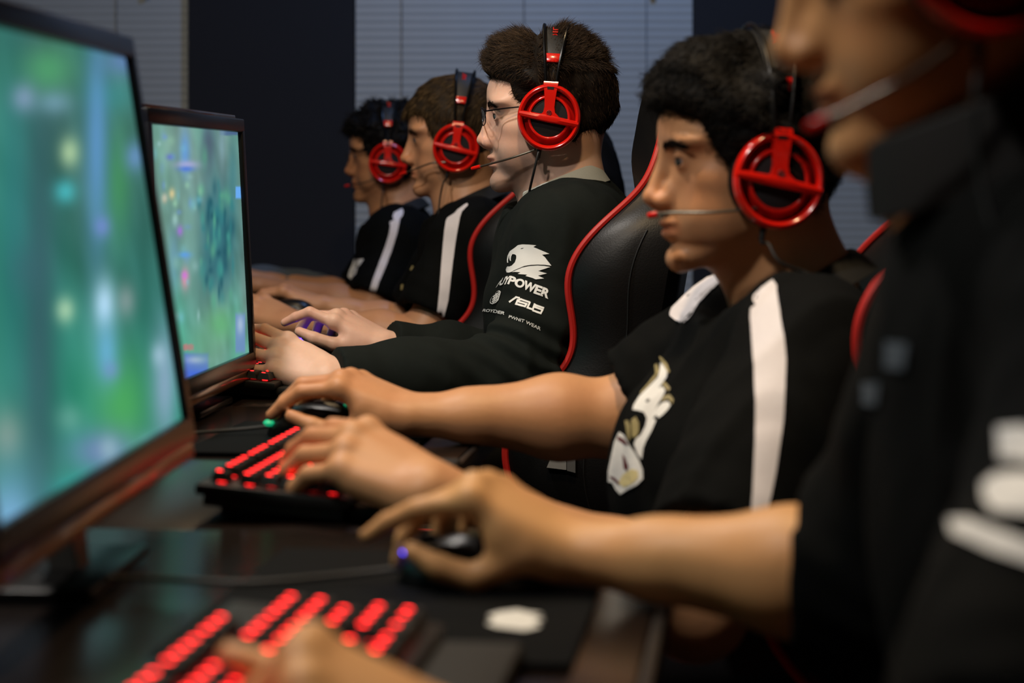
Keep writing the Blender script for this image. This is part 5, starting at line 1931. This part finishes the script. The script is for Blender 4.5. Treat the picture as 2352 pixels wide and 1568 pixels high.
for lp in ([(2296, 985), (2352, 980), (2400, 1000), (2400, 1075), (2352, 1062), (2300, 1056)], [(2262, 1115), (2292, 1092), (2352, 1088), (2420, 1110), (2420, 1190), (2340, 1182), (2285, 1178), (2264, 1150)],
           [(2185, 1195), (2230, 1196), (2300, 1222), (2400, 1260), (2400, 1310), (2352, 1292), (2280, 1268), (2192, 1228)]):
    print_loops(P1, 'sleeve_print', [lp], M_PRINT, 14, .002)
for lp in ([(2040, 785), (2092, 790), (2082, 850), (2038, 846)], [(1985, 878), (2026, 880), (2020, 930), (1985, 930)]):
    print_loops(P1, 'chest_print', [lp], M_PRINTG, 14, .002)

# the pale collar end under the chin of the nearest person
q = W(2048, 470, .90) - P1['rootloc']
Mq = Matrix.Translation(q) @ Matrix.Rotation(math.radians(14), 4, 'Y')
MB().lathe([(0.0, -.013), (.004, -.011), (.0062, -.004), (.0062, .004), (.004, .011), (0.0, .013)], 12, Mq, axis='z').build('collar_tip', M_COLLAR, P1['shirt'])

# ------------------------------------------------------------------ small things
def bundle(name, label, cat, pieces, base, m, seed, step=.007, amp=.006, floor_z=None):
    pts = np.array([p[0] for p in pieces])
    rm = max(max(p[1]) for p in pieces) + .03
    lo, hi = pts.min(0) - rm, pts.max(0) + rm
    v = Vol(*[np.arange(lo[i], hi[i], step) for i in range(3)])
    for c, r in pieces:
        v.ell(c, r, None, .03)
    if floor_z is not None:
        v.D = np.maximum(v.D, (floor_z - v.ax[2])[None, None, :])
    V, F = v.mesh()
    N = vnormals(V, F)
    V = V + N * ((1 - np.abs(waves(V, seed, 45, 6))) * amp)[:, None]
    if floor_z is not None:
        V[:, 2] = np.maximum(V[:, 2], floor_z)
    o = mesh_obj(name, V - np.array(base), F, m)
    o.location = base
    return tag(o, label, cat)


M_GREYCLOTH = mat('grey_cotton', (84, 92, 96), 0.9, var=0.15, scale=60, bump=0.2, bscale=700)
c0 = W0(655, 640, 5.75)
bundle('folded_sweater', 'grey cloth bundle lying on the far desk behind the forearms', 'sweater',
       [((c0.x - .07, 5.75, DESK + .035), (.06, .07, .035)), ((c0.x + .01, 5.74, DESK + .028), (.07, .08, .030)), ((c0.x + .075, 5.76, DESK + .022), (.05, .06, .024))],
       (c0.x, 5.75, DESK + .0005), M_GREYCLOTH, 5, floor_z=DESK + .0005)
M_HUNG = mat('hung_jacket_cloth', (9, 11, 16), 0.9, spec=0.1)
c0 = W0(1398, 400, 4.66)
bundle('hung_jacket', 'dark jacket hung over the chair back behind the person in focus', 'jacket',
       [((c0.x - .05, 4.66, 1.085), (.055, .13, .065)), ((c0.x - .03, 4.66, 1.00), (.058, .19, .10)), ((c0.x - .02, 4.66, .86), (.055, .20, .16))],
       (c0.x, 4.66, .72), M_HUNG, 9, step=.010)
cz = DESK + .003
root = empty('usb_cable', 'thin cable with a silver plug on the desk below the cuff', 'cable', (W0(600, 885, 3.2).x, 3.2, DESK))
pts = []
for px_, py_ in ((520, 868), (560, 876), (600, 884), (640, 888), (690, 896), (760, 900)):
    Y_ = (CAM_Z - cz) * FPX / (py_ - HORIZON)
    pts.append(W0(px_, py_, Y_) - root.location)
sp_ = spline(pts, 6)
MB().tube(sp_, .0017, 8).build('wire', M_CABLE, root)
MB().tube(sp_[11:17], .0032, 8).build('plug', M_SILVER, root)
